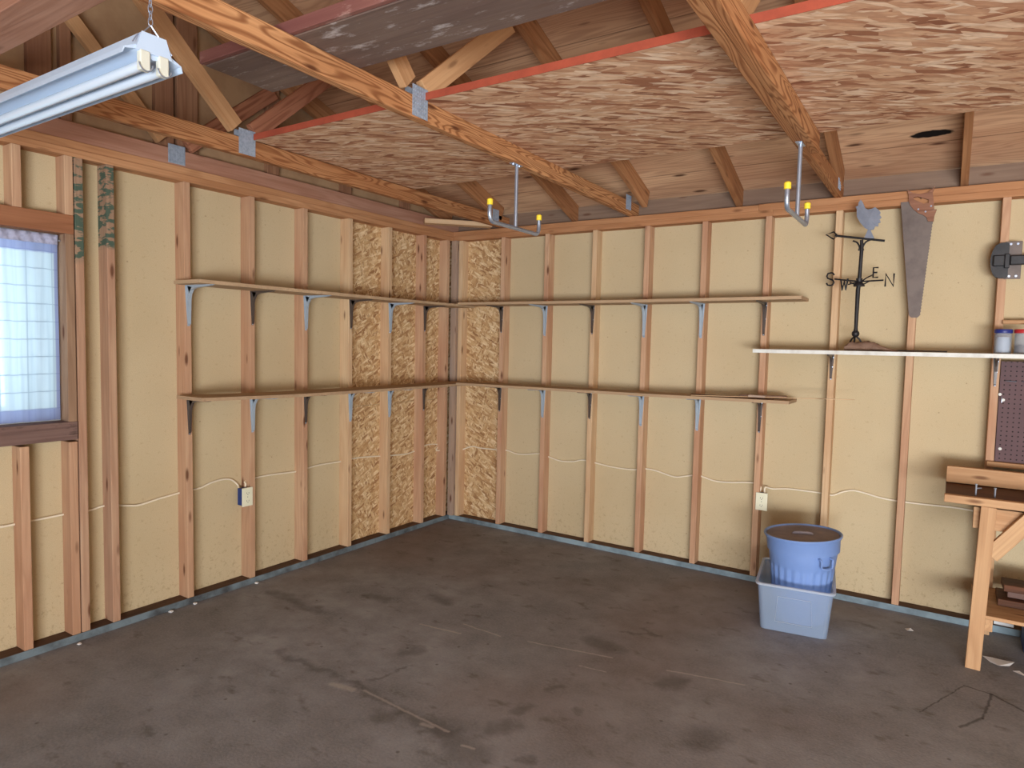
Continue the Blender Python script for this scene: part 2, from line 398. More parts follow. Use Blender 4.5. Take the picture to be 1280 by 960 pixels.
def tube(bm, pts, r, n=10, cap=True, closed=False):
    pts = [Vector(p) for p in pts]; rings = []; up = None
    rr = r if isinstance(r, (list, tuple)) else [r]*len(pts)
    for i, p in enumerate(pts):
        a = pts[i-1] if i else (pts[-1] if closed else pts[0]); b = pts[(i+1) % len(pts)] if (i < len(pts)-1 or closed) else pts[-1]
        t = (b-a).normalized()
        if up is None:
            up = Vector((0, 0, 1)) if abs(t.z) < .9 else Vector((1, 0, 0))
        s = t.cross(up).normalized(); up = s.cross(t).normalized()
        rings.append([bm.verts.new(p+(s*math.cos(2*math.pi*k/n)+up*math.sin(2*math.pi*k/n))*rr[i]) for k in range(n)])
    m = len(rings)
    for i in range(m if closed else m-1):
        A, B = rings[i], rings[(i+1) % m]
        for k in range(n): bm.faces.new((A[k], A[(k+1) % n], B[(k+1) % n], B[k]))
    if cap and not closed:
        bm.faces.new(rings[0][::-1]); bm.faces.new(rings[-1])
def lathe(bm, prof, n=32, c=(0, 0), cap=True):
    rings = [[bm.verts.new((c[0]+r*math.cos(2*math.pi*k/n), c[1]+r*math.sin(2*math.pi*k/n), z)) for k in range(n)] for r, z in prof]
    for A, B in zip(rings, rings[1:]):
        for k in range(n): bm.faces.new((A[k], A[(k+1) % n], B[(k+1) % n], B[k]))
    if cap: bm.faces.new(rings[0][::-1]); bm.faces.new(rings[-1])
def prism(bm, pts, axis, a, b):
    """polygon in the two other axes, extruded along axis from a to b"""
    def mk(p, t): return {'x': (t, p[0], p[1]), 'y': (p[0], t, p[1]), 'z': (p[0], p[1], t)}[axis]
    A = [bm.verts.new(mk(p, a)) for p in pts]; B = [bm.verts.new(mk(p, b)) for p in pts]
    bm.faces.new(A); bm.faces.new(B[::-1]); n = len(pts)
    for i in range(n): bm.faces.new((A[i], A[(i+1) % n], B[(i+1) % n], B[i]))
def smoothpath(pts, n=6):
    P = [Vector(p) for p in pts]; out = []
    for i in range(len(P)-1):
        a = P[max(i-1, 0)]; b = P[i]; c = P[i+1]; d = P[min(i+2, len(P)-1)]
        for k in range(n):
            t = k/n; out.append(.5*((2*b)+(c-a)*t+(2*a-5*b+4*c-d)*t*t+(3*b-a-3*c+d)*t**3))
    out.append(P[-1]); return out
ORD = ['first', 'second', 'third', 'fourth', 'fifth', 'sixth', 'seventh', 'eighth', 'ninth', 'tenth', 'eleventh', 'twelfth']

# ------------------------------------------------------------------ shell
XR, YB, H, D4, D2 = 7.4, -7.3, 2.367, .089, .038
ZP = H + 2*D2
bm = nb(); box(bm, -.15, XR+.15, YB-.15, .15, -.12, 0); struct('floor', bm, 'floor')
bm = nb(); box(bm, -3, XR+3, YB-8, YB-.15, -.14, -.02); tag(link('driveway', bm, 'asphalt'), kind='structure')
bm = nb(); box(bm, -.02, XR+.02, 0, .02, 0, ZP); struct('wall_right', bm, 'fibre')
bm = nb(); box(bm, -.02, XR+.02, -.002, .02, ZP, ZP+.120); struct('trim_1', bm, 'blocking')
# left wall with the window opening
WY0, WY1, WZ0, WZ1 = -3.048, -4.10, 1.10, 2.0
bm = nb()
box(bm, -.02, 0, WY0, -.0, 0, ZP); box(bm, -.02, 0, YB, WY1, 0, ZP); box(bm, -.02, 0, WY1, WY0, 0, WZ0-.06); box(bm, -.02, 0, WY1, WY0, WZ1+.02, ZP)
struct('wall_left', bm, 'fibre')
bm = nb(); prism(bm, [(0.02, ZP), (.02, zr(0)+.125), (-3.65, zr(-3.65)+.125), (YB, zr(0)+.125), (YB, ZP)], 'x', -.02, 0); struct('wall_gable', bm, 'gableply')
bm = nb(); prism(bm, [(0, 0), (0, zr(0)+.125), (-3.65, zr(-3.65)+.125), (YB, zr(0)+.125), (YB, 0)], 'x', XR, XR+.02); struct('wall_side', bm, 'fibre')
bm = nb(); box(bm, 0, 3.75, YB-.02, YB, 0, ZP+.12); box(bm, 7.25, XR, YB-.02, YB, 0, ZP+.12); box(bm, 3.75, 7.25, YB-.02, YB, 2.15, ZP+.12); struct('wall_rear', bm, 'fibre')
# roof deck, two slopes
bm = nb()
e = .35
for (ya, yb_) in ((e, -3.65), (YB-e, -3.65)):
    za = zr(0)+.1285-RS*e; zb = zr(-3.65)+.1285
    prism(bm, [(ya, za), (yb_, zb), (yb_, zb+.02), (ya, za+.02)], 'x', -.35, XR+.35)
struct('ceiling', bm, 'roof')

# OSB sheets on the corner bays
bm = nb(); box(bm, .0005, .008, -1.205, -.002, .04, 1.035); box(bm, .0005, .008, -1.205, -.002, 1.038, H); tag(link('osb_panel', bm, 'osbwally'), 'strand board sheathing between the studs on the left wall next to the corner', 'wall panel')
bm = nb(); box(bm, .01, .60, -.008, -.0005, .04, H); tag(link('osb_panel', bm, 'osbwallx'), 'narrow strand board sheathing between corner and first stud of the right wall', 'wall panel')

# plates
def plate(name, p0, p1, wid, hei, mat, label, cat, bev=.003): return tag(lumber(name, p0, p1, wid, hei, mat, bev=bev), label, cat)
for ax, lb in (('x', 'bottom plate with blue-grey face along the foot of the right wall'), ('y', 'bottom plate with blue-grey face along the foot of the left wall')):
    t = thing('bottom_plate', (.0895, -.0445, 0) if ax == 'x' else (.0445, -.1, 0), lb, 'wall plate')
    if ax == 'x':
        lumber('plate_board', (.0895, -.0435, D2/2), (XR, -.0435, D2/2), .087, D2, 'dirtyshadeplate', t)
        q = lumber('painted_face', (.0895, -.0885, D2/2), (XR, -.0885, D2/2), .003, D2-.001, 'curb', t, bev=.0005)
    else:
        lumber('plate_board', (.0435, 0, D2/2), (.0435, YB, D2/2), .087, D2, 'dirtyshadeplate', t)
        q = lumber('painted_face', (.0885, -.0905, D2/2), (.0885, YB, D2/2), .003, D2-.001, 'curbdark', t, bev=.0005)
    q['label'] = 'blue-grey painted face'
plate('top_plate', (.0895, -.0445, H+D2/2), (2.65, -.0445, H+D2/2), .089, D2, 'plate', 'lower board of the top plate along the right wall, nearer the corner', 'wall plate')
plate('top_plate', (2.65, -.0445, H+D2/2), (XR, -.0445, H+D2/2), .089, D2, 'plate', 'lower board of the top plate along the right wall, behind the saw handle', 'wall plate')
plate('top_plate', (0, -.0445, H+D2*1.5), (2.56, -.0445, H+D2*1.5), .089, D2, 'plate', 'upper board of the top plate along the right wall, nearer the corner', 'wall plate')
plate('top_plate', (2.56, -.0445, H+D2*1.5+.002), (XR, -.0445, H+D2*1.5+.002), .089, D2+.004, 'plate', 'upper board of the top plate along the right wall, above the weathervane', 'wall plate')
plate('top_plate', (.0445, 0, H+D2/2), (.0445, YB, H+D2/2), .089, D2, 'plate', 'lower board of the top plate along the left wall, over the window', 'wall plate')
plate('top_plate', (.0445, -.0895, H+D2*1.5), (.0445, YB, H+D2*1.5), .089, D2, 'plate', 'upper board of the top plate along the left wall, under the gable truss', 'wall plate')

# studs
def studR(xl, mat, label, group='studs of the right wall', xt=None):
    xt = xl if xt is None else xt
    return tag(lumber('wall_stud', (xl+.019, -.0445, D2), (xt+.019, -.0445, H), .089, D2, mat, up=(1, 0, 0)), label, 'stud', group)
def studL(yc, mat, label, z0=D2, z1=H, group='studs of the left wall', yt=None):
    yt = yc if yt is None else yt
    return tag(lumber('wall_stud', (.0445, yc, z0), (.0445, yt, z1), .089, D2, mat, up=(0, 1, 0)), label, 'stud', group)
XS = [.576+.4064*k for k in range(17)]
rl = ['at the edge of the strand board', 'carrying short grey brackets', 'pale wood with dark brackets', 'carrying grey brackets', 'carrying grey brackets near the shelf debris', 'with the ivory outlet above the blue bin',
      'behind the weathervane', 'under the hanging hand saw', 'behind the black iron latch and pegboard']
mats = ['stud', 'stud', 'studpale', 'stud', 'stud', 'stud', 'studpale', 'stud', 'stud']
for k, x in enumerate(XS):
    if x > 5.0: break
    if k < 9: studR(x, mats[k], 'right wall stud, %s from the corner, %s' % (ORD[k], rl[k]))
    else: studR(x, 'stud', 'right wall stud, %s from the corner, behind the pegboard' % ORD[k])
studR(.150, 'studpale', 'pale corner stud closing the right wall at the room corner')
tag(lumber('wall_stud', (.117, -.0575, D2), (.117, -.0575, H), .054, .113, 'studgray', up=(0, 1, 0)), 'weathered grey corner post where the two walls meet', 'stud', 'corner studs')
studL(-.152, 'stud', 'reddish wall stud on the left wall right beside the corner post')
ll = ['carrying dark brackets close to the corner', 'carrying grey brackets over strand board', 'at the edge of the strand board', 'carrying one grey and one dark bracket', 'with the blue outlet box on its side', 'at the near end of the wall shelves']
for k, y in enumerate([-.440, -.835, -1.231, -1.625, -2.030, -2.433]):
    studL(y, ['stud', 'studpale', 'studpale', 'stud', 'stud', 'stud'][k], 'left wall stud, %s from the corner, %s' % (ORD[k+1], ll[k]), yt=y-(.008 if k != 4 else 0))
studL(-2.838, 'studgreen', 'wall stud with green stamped top, between window and shelves', yt=-2.842)
studL(-2.985, 'studgreenlow', 'wall stud with green stamped top right next to the window frame')
studL(-3.029, 'jack', 'brown knotty jack stud forming the right side of the window', WZ0-.09, WZ1)
studL(-3.029, 'stud', 'short stud under the right end of the window sill', D2, WZ0-.10)
studL(-3.029, 'stud', 'short stud between window header and top plate beside green stamped stud', WZ1+.09, H)
studL(-3.242, 'stud', 'short cripple stud above the window header at the left frame edge', WZ1+.09, H)
studL(-3.235, 'stud', 'short cripple stud below the window sill', D2, WZ0-.10)
studL(-3.645, 'stud', 'short cripple stud further along below the window sill', D2, WZ0-.10)
studL(-4.12, 'stud', 'wall stud on the far side of the window')
studL(-4.53, 'stud', 'wall stud beyond the window')
tag(lumber('window_header', (.0445, -3.010, WZ1+.045), (.0445, -4.14, WZ1+.045), .089, .09, 'header'), 'reddish brown header beam over the window', 'beam')

# window
bm = nb()
fy0, fy1 = WY0-.001, WY1+.01
for (ya, yb_, za, zb) in ((fy0, fy0-.022, WZ0, WZ1), (fy1, fy1+.022, WZ0, WZ1), (fy0-.022, fy1+.022, WZ1-.022, WZ1), (fy0-.022, fy1+.022, WZ0, WZ0+.022)):
    box(bm, -.05, .008, ya, yb_, za, zb, .002)
win = struct('window_1', bm, 'white')
for yy in (fy0-.022-.095, fy0-.022-.40, fy0-.022-.70): bm = nb(); box(bm, -.034, -.014, yy-.009, yy+.009, WZ0+.022, WZ1-.022, .002); link('muntin', bm, 'white', win)
bm = nb(); box(bm, -.026, -.022, fy1+.022, fy0-.022, WZ0+.022, WZ1-.022); link('window_pane', bm, 'glass', win)
lumber('window_sill', (.0445, -3.010, WZ0-.045), (.0445, -4.14, WZ0-.045), .10, .088, 'sill', win)
# curtain: pleated sheer cloth with its rod
bm = nb(); ny, nz = 150, 24; g = []
y0, y1 = -3.062, -4.06
for i in range(ny+1):
    y = y0+(y1-y0)*i/ny; row = []
    for j in range(nz+1):
        z = 1.108+(1.962-1.108)*j/nz
        amp = .004+.002*math.sin(y*7)
        x = .036+amp*math.sin(y*90+.6*math.sin(z*3))+.002*math.sin(z*9+y*14)
        row.append(bm.verts.new((x, y, z)))
    g.append(row)
for i in range(ny):
    for j in range(nz): bm.faces.new((g[i][j], g[i+1][j], g[i+1][j+1], g[i][j+1]))
cur = thing('curtain', (.036, -3.5, 1.108), 'sheer white plaid curtain glowing in the window', 'curtain')
c1 = link('curtain_panel', bm, 'curtain', None, smooth=True); loc_obj(c1, cur)
bm = nb(); ny = 150; g = []
for i in range(ny+1):
    y = y0+(y1-y0)*i/ny
    g.append([bm.verts.new((.041+.003*math.sin(y*130+j)+.003, y, z)) for j, z in enumerate((1.945, 1.96, 1.975, 1.992))])
for i in range(ny):
    for j in range(3): bm.faces.new((g[i][j], g[i+1][j], g[i+1][j+1], g[i][j+1]))
c2 = link('gathered_heading', bm, 'curtainheading', None, smooth=True); loc_obj(c2, cur)
mm = c2.modifiers.new('t', 'SOLIDIFY'); mm.thickness = .001
bm = nb(); tube(bm, [(.036, -3.049, 1.968), (.036, -4.09, 1.968)], .004); c3 = link('curtain_rod', bm, 'steel'); loc_obj(c3, cur)

# ------------------------------------------------------------------ roof framing
def sloped(name, x, y0, y1, mat, parent=None, wid=D2, off=.060/math.cos(math.atan(RS))):
    return lumber(name, (x, y0, zr(y0)+off), (x, y1, zr(y1)+off), wid, .1195, mat, parent)
def gusset(parent, x, y, z, w_, h_, side=1, lab=None):
    bm = nb(); box(bm, x, x+.0018*side, y-w_/2, y+w_/2, z-h_/2, z+h_/2)
    for i in range(7):
        for j in range(8):
            yy = y-w_/2+w_*(i+.5)/7; zz = z-h_/2+h_*(j+.5)/8
            box(bm, x+.0016*side, x+.004*side, yy-.0015, yy+.0015, zz-.004, zz+.002)
    o = link('gusset_plate', bm, 'galv'); loc_obj(o, parent); return o
def truss(xc, xc2, xr, label, chordmat, wl, wr, scab=None, ztop=0):
    """xc/xc2: chord centre at the eave / at the far eave; xr: top chords and webs"""
    t = thing('roof_truss', ((xc+xc2)/2, -3.65, ZP), label, 'truss', 'roof trusses')
    lumber('bottom_chord', (xc, -.002, ZP+.0445), (xc2, YB+.02, ZP+.0445), D2, .089, chordmat, t)
    sloped('top_chord', xr, -.10, -3.63, 'rafter', t); sloped('top_chord', xr, YB+.10, -3.67, 'rafter', t)
    def xa(y): return xc+(xc2-xc)*(-y/7.3)
    zb = ZP+.0895
    def web(ya, za, yb_, zb_, mat, wd=.064):
        lumber('web', (xa(ya), ya, za), (xa(yb_) if abs(xa(yb_)-xr) < .02 else xr, yb_, zb_), .036, wd, mat, t, up=(0, .3, 1))
    web(-2.475, zb+.045, -3.60, zr(-3.6)-.045, wl, .085); web(-2.375, zb+.045, -1.86, zr(-1.86)-.055, wr, .085)
    web(-4.83, zb+.045, -3.70, zr(-3.6)-.045, 'web'); web(-4.93, zb+.045, -5.44, zr(-1.86)-.055, 'webred')
    for y in (-2.42, -4.88):
        gusset(t, xa(y)+.0195, y, ZP+.07, .095, .125); gusset(t, xa(y)-.0195, y, ZP+.07, .095, .125, -1)
    gusset(t, xa(-.24)+.0195, -.20, ZP+.075, .085, .10)
    if scab:
        lumber('chord_splice', (xa(-1.15)+.0385, -1.15, ZP+.0435), (xa(-4)+.0385, -4.9, ZP+.0435), D2, .089, scab, t)
    return t
truss(.574, .574, .574, 'roof truss nearest the left wall, orange-brown with pale diagonal web', 'chord', 'web', 'webred')
truss(1.690, 1.800, 1.80, 'middle roof truss with bold swirling grain and a bike hook under it', 'chord', 'web', 'web')
truss(3.019, 3.019, 3.03, 'right roof truss with doubled chord and the second bike hook', 'chord', 'web', 'web', scab='chord')
truss(5.46, 5.46, 5.46, 'roof truss beyond the right frame edge', 'chord', 'web', 'web')
rfl = {1.20: 'single rafter on the front slope between left and middle trusses', 2.42: 'single rafter on the front slope between middle and right trusses', 3.65: 'single rafter above the hand saw, right of all the trusses', 4.85: 'single rafter beyond the right frame edge'}
for x, lb in rfl.items():
    tag(sloped('roof_rafter', x, .02, -3.63, 'rafter'), lb, 'rafter', 'single rafters')
    tag(sloped('roof_rafter', x, YB, -3.67, 'rafter'), lb.replace('front slope', 'rear slope').replace('single rafter above the hand saw, right', 'rear slope rafter right').replace('single rafter beyond', 'rear slope rafter beyond'), 'rafter', 'single rafters')
# gable truss on the left wall
gt = thing('gable_truss', (.03, -3.65, ZP), 'gable end truss with upright studs standing on the left wall', 'truss')
lumber('bottom_chord', (.058, -.002, ZP+.0445), (.058, YB+.02, ZP+.0445), D2, .089, 'gablebeam', gt)
sloped('top_chord', .058, -.10, -3.63, 'rafter', gt); sloped('top_chord', .058, YB+.10, -3.67, 'rafter', gt)
for i, (y, wd) in enumerate(((-.62, .089), (-1.23, .089), (-1.84, .089), (-2.53, .10), (-2.40, .12), (-3.01, .05), (-3.12, .10), (-3.65, .089), (-4.3, .089), (-4.9, .089), (-5.6, .089))):
    lumber('gable_stud', (.019, y, ZP+.09), (.019, y, zr(y)-.005), .036, wd, 'gable', gt, up=(0, 1, 0))
lumber('web', (.058, -2.56, ZP+.125), (.058, -3.58, zr(-3.6)-.06), .036, .064, 'web', gt, up=(0, .3, 1))
lumber('web', (.058, -2.42, ZP+.125), (.058, -1.86, zr(-1.86)-.055), .036, .085, 'webred', gt, up=(0, .3, 1))
gusset(gt, .0775, -2.49, ZP+.06, .095, .10)

# loft deck of OSB, its edge painted orange
od = thing('loft_panel', (.62, -1.8, ZP+.09), 'strand board loft deck with orange painted edge lying across the trusses', 'loft deck')
bm = nb(); box(bm, .60, 5.3, -2.385, -1.155, ZP+.0895, ZP+.1185); loc_obj(link('osb_sheet', bm, 'osbceil'), od)
bm = nb(); box(bm, .60, 5.3, -2.3875, -2.3852, ZP+.0885, ZP+.1195); x = link('painted_edge', bm, 'orange'); loc_obj(x, od); x['label'] = 'orange painted edge'
# grey plank lying over the trusses
pl = thing('scaffold_plank', (1.25, -2.89, ZP+.09), 'purplish grey weathered scaffold plank lying across the trusses', 'plank', rotz=0)
p = lumber('plank_board', (1.25, -2.912, ZP+.109), (4.6, -2.862, ZP+.109), .30, .036, 'grayplank', pl)
p = lumber('plank_edge', (1.25, -3.075, ZP+.114), (4.6, -3.025, ZP+.114), .02, .044, 'redplank', pl); p['label'] = 'reddish edge strip'
tag(lumber('brace_board', (.10, -3.575, ZP+.109), (3.3, -3.575, ZP+.109), .14, .036, 'gablebeam'), 'flat pinkish board laid over the trusses above the shop light', 'board')
tag(lumber('corner_brace', (.135, -.520, ZP+.0185), (.505, -.130, ZP+.0185), .085, .036, 'studpale'), 'pale short board laid diagonally over the corner on the top plates', 'board')

# ------------------------------------------------------------------ shelves
def shelfboard(bm, pts, back, front, th, axis):
    """pts: (position along wall, z of top)"""
    P = []
    for a, z in pts:
        r = []
        for d, zz in ((back, z), (front, z), (front, z-th), (back, z-th)):
            r.append(bm.verts.new((a, -d, zz) if axis == 'x' else (d, -a, zz)))
        P.append(r)
    for A, B in zip(P, P[1:]):
        for k in range(4): bm.faces.new((A[k], A[(k+1) % 4], B[(k+1) % 4], B[k]))
    bm.faces.new(P[0]); bm.faces.new(P[-1][::-1])
SF = .330
def shelf(pts, axis, label, mat='shelf', th=.018, back=.0905, front=SF, name='wall_shelf', group='wooden wall shelves'):
    bm = nb(); shelfboard(bm, pts, back, front, th, axis)
    return tag(link(name, bm, mat), label, 'shelf', group)
def sag(a, b, z0, f, n=14): return [(a+(b-a)*i/n, f(a+(b-a)*i/n)) for i in range(n+1)]
zuR = lambda x: 1.838-.002*math.sin(max(0, x)*1.3)+.004*max(0, x-1.8)
zlR = lambda x: 1.198+.010*min(1, max(0, (x-.4)/1.6))+.012*max(0, x-2.0)
zuL = lambda y: 1.826-.004*math.sin(y)+.001
zlL = lambda y: 1.189-.003*math.sin(y*1.3)+.016*max(0, y-1.9)
shelf(sag(.331, 2.885, 0, zuR), 'x', 'long upper wooden shelf on the right wall', th=.019)
shelf(sag(.331, 2.845, 0, zlR), 'x', 'long lower wooden shelf on the right wall, sagging, debris on its end', th=.019)
shelf(sag(.095, 2.52, 0, zuL), 'y', 'long upper wooden shelf on the left wall', th=.019)
shelf(sag(.095, 2.51, 0, zlL), 'y', 'long lower wooden shelf on the left wall', th=.019)
shelf([(2.617, 1.524), (4.9, 1.534)], 'x', 'white painted shelf carrying the weathervane', 'white', .022, .0905, .31, group=None)

def bracket(x, y, z, rot, mat, arm, leg, label, wide=.026):
    """sheet metal L bracket, local: arm along +X under the shelf, leg down along the stud"""
    t = thing('shelf_bracket', (x, y, z), label, 'bracket', 'shelf brackets', rot)
    bm = nb()
    L = leg; A = arm
    prism(bm, [(-.5*wide, 0), (.5*wide, 0), (.17*wide, -L), (-.17*wide, -L)], 'x', 0, .0022)
    # ridge of the leg: a hollow pressed rib that narrows downwards
    rib = [(.0022, -.004), (.046, -.010), (.024, -.040), (.015, -.075), (.0085, -L*.93), (.0022, -L*.97)]
    prism(bm, [(a, b) for a, b in rib], 'y', -.22*wide, .22*wide)
    a2 = link('leg', bm, mat, t)
    bm = nb()
    prism(bm, [(0.0022, -.5*wide), (A, -.17*wide), (A, .17*wide), (.0022, .5*wide)], 'z', -.0022, 0)
    rib = [(.004, -.0022), (A*.96, -.0022), (A*.9, -.0075), (.075, -.015), (.040, -.024), (.024, -.046)]
    prism(bm, rib, 'y', -.22*wide, .22*wide)
    link('arm', bm, mat, t)
    for zz, yy in ((-.02, .32*wide), (-L*.5, .20*wide), (-L*.975, 0)):
        bm = nb(); r = bmesh.ops.create_uvsphere(bm, u_segments=8, v_segments=5, radius=.004); bmesh.ops.scale(bm, vec=(.5, 1, 1), verts=r['verts'])
        link('screw', bm, 'steel', t, (.0025, yy, zz))
    return t
seq = ['darkmetal', 'greymetal', 'darkmetal', 'greymetal', 'greymetal', 'darkmetal']
for k in range(6):
    x = XS[k]+.019; g = seq[k]; dark = g == 'darkmetal'; cn = 'dark brown' if dark else 'pale grey'
    bracket(x, -.0892, zuR(x)-.0192, -math.pi/2, g, .215 if dark else .235, .212 if dark else .232, '%s metal bracket under upper right-wall shelf, %s from the corner' % (cn, ORD[k]), .032 if dark else .042)
    bracket(x, -.0892, zlR(x)-.0192, -math.pi/2, g, .215 if dark else .235, .212 if dark else .232, '%s metal bracket under lower right-wall shelf, %s from the corner' % (cn, ORD[k]), .032 if dark else .042)
seqU = ['darkmetal', 'greymetal', 'darkmetal', 'greymetal', 'darkmetal', 'greymetal']
seqL = ['darkmetal', 'greymetal', 'greymetal', 'darkmetal', 'greymetal', 'darkmetal']
for k, y in enumerate([-.443, -.838, -1.234, -1.628, -2.030, -2.436]):
    for sq, zf, lb in ((seqU, zuL, 'upper'), (seqL, zlL, 'lower')):
        g = sq[k]; dark = g == 'darkmetal'; cn = 'dark brown' if dark else 'pale grey'
        bracket(.0892, y, zf(-y)-.0192, 0, g, .215 if dark else .235, .205 if dark else .225, '%s metal bracket under %s left-wall shelf, %s from the corner' % (cn, lb, ORD[k]), .032 if dark else .042)
bracket(3.033, -.0892, 1.503, -math.pi/2, 'darkmetal', .17, .155, 'dark bracket under the white shelf below the weathervane')
bracket(3.846, -.0892, 1.507, -math.pi/2, 'darkmetal', .17, .155, 'dark shiny bracket under the white shelf beside the pegboard')

# ------------------------------------------------------------------ wiring
def wire(pts, label, r=.0052):
    bm = nb(); P = smoothpath(pts, 5)
    tube(bm, P, r, 8)
    for v in bm.verts: pass
    return tag(link('electrical_cable', bm, 'cable', smooth=True), label, 'cable')
def lx(L, x=.012): return [onx(x, *p) for p in L]
def ry(L, y=-.012): return [ony(y, *p) for p in L]
# the runs between the studs hug the sheathing and pass through bored holes
wire([(.013, -4.4, .62)]+lx([(-30, 664), (0, 659), (25, 654), (60, 647), (90, 641), (112, 638), (132, 632), (160, 632), (175, 631), (200, 623), (232, 614), (250, 610), (265, 603), (280, 599), (290, 600), (297, 606)], .013)[0:]+[Vector((.03, -2.085, .60))], 'white cable along left wall from window to the blue outlet box')
wire([Vector((.06, -2.062, .598)), Vector((.062, -2.060, .628)), Vector((.045, -2.05, .640))]+lx([(321, 597), (335, 594), (350, 592), (372, 589), (388, 584), (400, 581), (412, 579), (430, 576), (442, 573), (460, 571), (478, 570), (492, 569), (510, 567), (524, 561), (534, 556), (548, 556)], .014)+[Vector((.03, -.20, .60)), Vector((.05, -.1, .60))], 'white cable along the left wall from blue outlet box to the corner')
wire([Vector((.175, -.035, .60))]+ry([(590, 558), (600, 560), (620, 562), (634, 563), (645, 567), (657, 568), (673, 567), (686, 571), (700, 576), (716, 577), (728, 575), (742, 578), (762, 583), (780, 586), (793, 587), (808, 586), (822, 589), (843, 596), (858, 595), (872, 594), (893, 601), (912, 603), (930, 603)], -.014)+[ony(-.03, 945, 604), Vector((2.645, -.055, .625)), Vector((2.642, -.06, .592))], 'white cable along right wall from the corner to the ivory outlet')
wire([Vector((2.672, -.06, .592)), Vector((2.675, -.055, .628))]+ry([(966, 611), (985, 611), (1010, 614), (1025, 616), (1040, 619), (1053, 615), (1066, 613), (1080, 616), (1100, 622), (1120, 626), (1135, 628), (1160, 631), (1190, 634), (1215, 638), (1245, 643), (1300, 650)], -.013), 'white cable along right wall from the ivory outlet to the workbench')

def outlet(loc, rot, label, boxmat):
    t = thing('wall_outlet', loc, label, 'outlet', None, rot)    # local: faces -Y, box behind it
    bm = nb(); box(bm, -.032, .020, .002, .050, -.052, .052, .003); link('outlet_box', bm, boxmat, t)
    bm = nb(); box(bm, -.036, .036, -.005, .002, -.057, .057, .002); c = link('cover_plate', bm, 'cover', t)
    for s in (-1, 1):
        bm = nb(); prism(bm, [(.017*math.cos(a), s*.024+max(-.013, min(.013, .017*math.sin(a)))) for a in [i*math.pi/10 for i in range(20)]], 'y', -.007, -.0045)
        rc = link('receptacle', bm, 'cover', t)
        for x0, x1, z0, z1 in ((-.008, -.006, -.004, .005), (.006, .008, -.004, .005), (-.002, .002, -.011, -.007)):
            bm = nb(); box(bm, x0, x1, -.0076, -.0068, s*.024+z0, s*.024+z1); link('slot', bm, 'slot', rc)
    bm = nb(); box(bm, -.002, .002, -.0058, -.0048, -.002, .002); link('cover_screw', bm, 'slot', t)
    return t
outlet((.097, -2.074, .555), math.pi/2, 'ivory wall outlet in a blue box on the left wall', 'bluebox')
outlet((2.664, -.097, .540), 0, 'ivory wall outlet on the right wall above the blue bin', 'bluebox')

# ------------------------------------------------------------------ shop light
SL = thing('shop_light', (1.30, -3.63, 2.20), 'white twin tube fluorescent shop light hanging from a chain', 'light')
def addp(name, bm, mat, parent, smooth=False):
    o = link(name, bm, mat, None, smooth=smooth); loc_obj(o, parent) if isinstance(parent, bpy.types.Object) and parent.parent is None else None
    return o
yc = -3.612; X0, X1 = .66, 1.90; zt = 2.288
bm = nb(); prism(bm, [(yc-.030, zt), (yc+.030, zt), (yc+.045, zt-.045), (yc-.045, zt-.045)], 'x', X0, X1); addp('housing', bm, 'lampwhite', SL)
bm = nb()
prof = [(yc-.045, zt-.036), (yc-.074, zt-.050), (yc-.078, zt-.066), (yc-.076, zt-.066), (yc-.071, zt-.053), (yc-.045, zt-.046), (yc, zt-.060), (yc+.045, zt-.046), (yc+.071, zt-.053), (yc+.076, zt-.066), (yc+.078, zt-.066), (yc+.074, zt-.050), (yc+.045, zt-.036), (yc, zt-.046)]
prism(bm, prof, 'x', X0, X1-.003); addp('reflector', bm, 'lampwhite', SL)
for s in (-1, 1):
    bm = nb(); tube(bm, [(X0+.02, yc+s*.024, zt-.078), (X1-.014, yc+s*.024, zt-.078)], .0125, 16); addp('fluorescent_tube', bm, 'tube', SL, True)
    bm = nb(); box(bm, X1-.014, X1+.004, yc+s*.024-.013, yc+s*.024+.013, zt-.094, zt-.044, .003); addp('tube_socket', bm, 'socket', SL)
    bm = nb(); box(bm, X0, X0+.02, yc+s*.024-.013, yc+s*.024+.013, zt-.094, zt-.044, .003); addp('tube_socket', bm, 'socket', SL)
    bm = nb(); c = Vector((X1+.006, yc+s*.024, zt-.075)); tube(bm, [c+Vector((0, .018*math.cos(a), .021*math.sin(a))) for a in [math.pi*1.05+i*math.pi*.9/10 for i in range(11)]], .0018, 6); addp('tube_guard_wire', bm, 'steel', SL, True)
bm = nb(); prism(bm, [(yc-.031, zt+.001), (yc+.031, zt+.001), (yc+.047, zt-.048), (yc-.047, zt-.048)], 'x', X1, X1+.002); addp('end_cap', bm, 'lampwhite', SL)
bm = nb(); tube(bm, smoothpath([(X1-.015, yc, zt+.03), (X1-.012, yc-.02, zt+.006), (X1-.010, yc-.036, zt-.008), (X1-.006, yc-.050, zt-.030)], 4), .0016, 6)
tube(bm, smoothpath([(X1-.015, yc, zt+.03), (X1-.012, yc+.02, zt+.006), (X1-.010, yc+.036, zt-.008), (X1-.006, yc+.050, zt-.030)], 4), .0016, 6); addp('hanger_wire', bm, 'steel', SL, True)
def chain(x, y, z0, z1):
    bm = nb(); n = int((z1-z0)/.016)
    for i in range(n):
        zc = z0+.016*i+.008; ps = []
        for k in range(12):
            a = 2*math.pi*k/12; u = .0055*math.cos(a); v = .0115*math.sin(a)
            ps.append((x+(u if i % 2 else 0), y+(0 if i % 2 else u), zc+v))
        tube(bm, ps, .0014, 5, closed=True)
    return bm
addp('hanging_chain', chain(X1-.015, yc, zt+.03, ZP+.09), 'steel', SL)
addp('hanging_chain', chain(X0+.05, yc, zt+.0, ZP+.09), 'steel', SL)

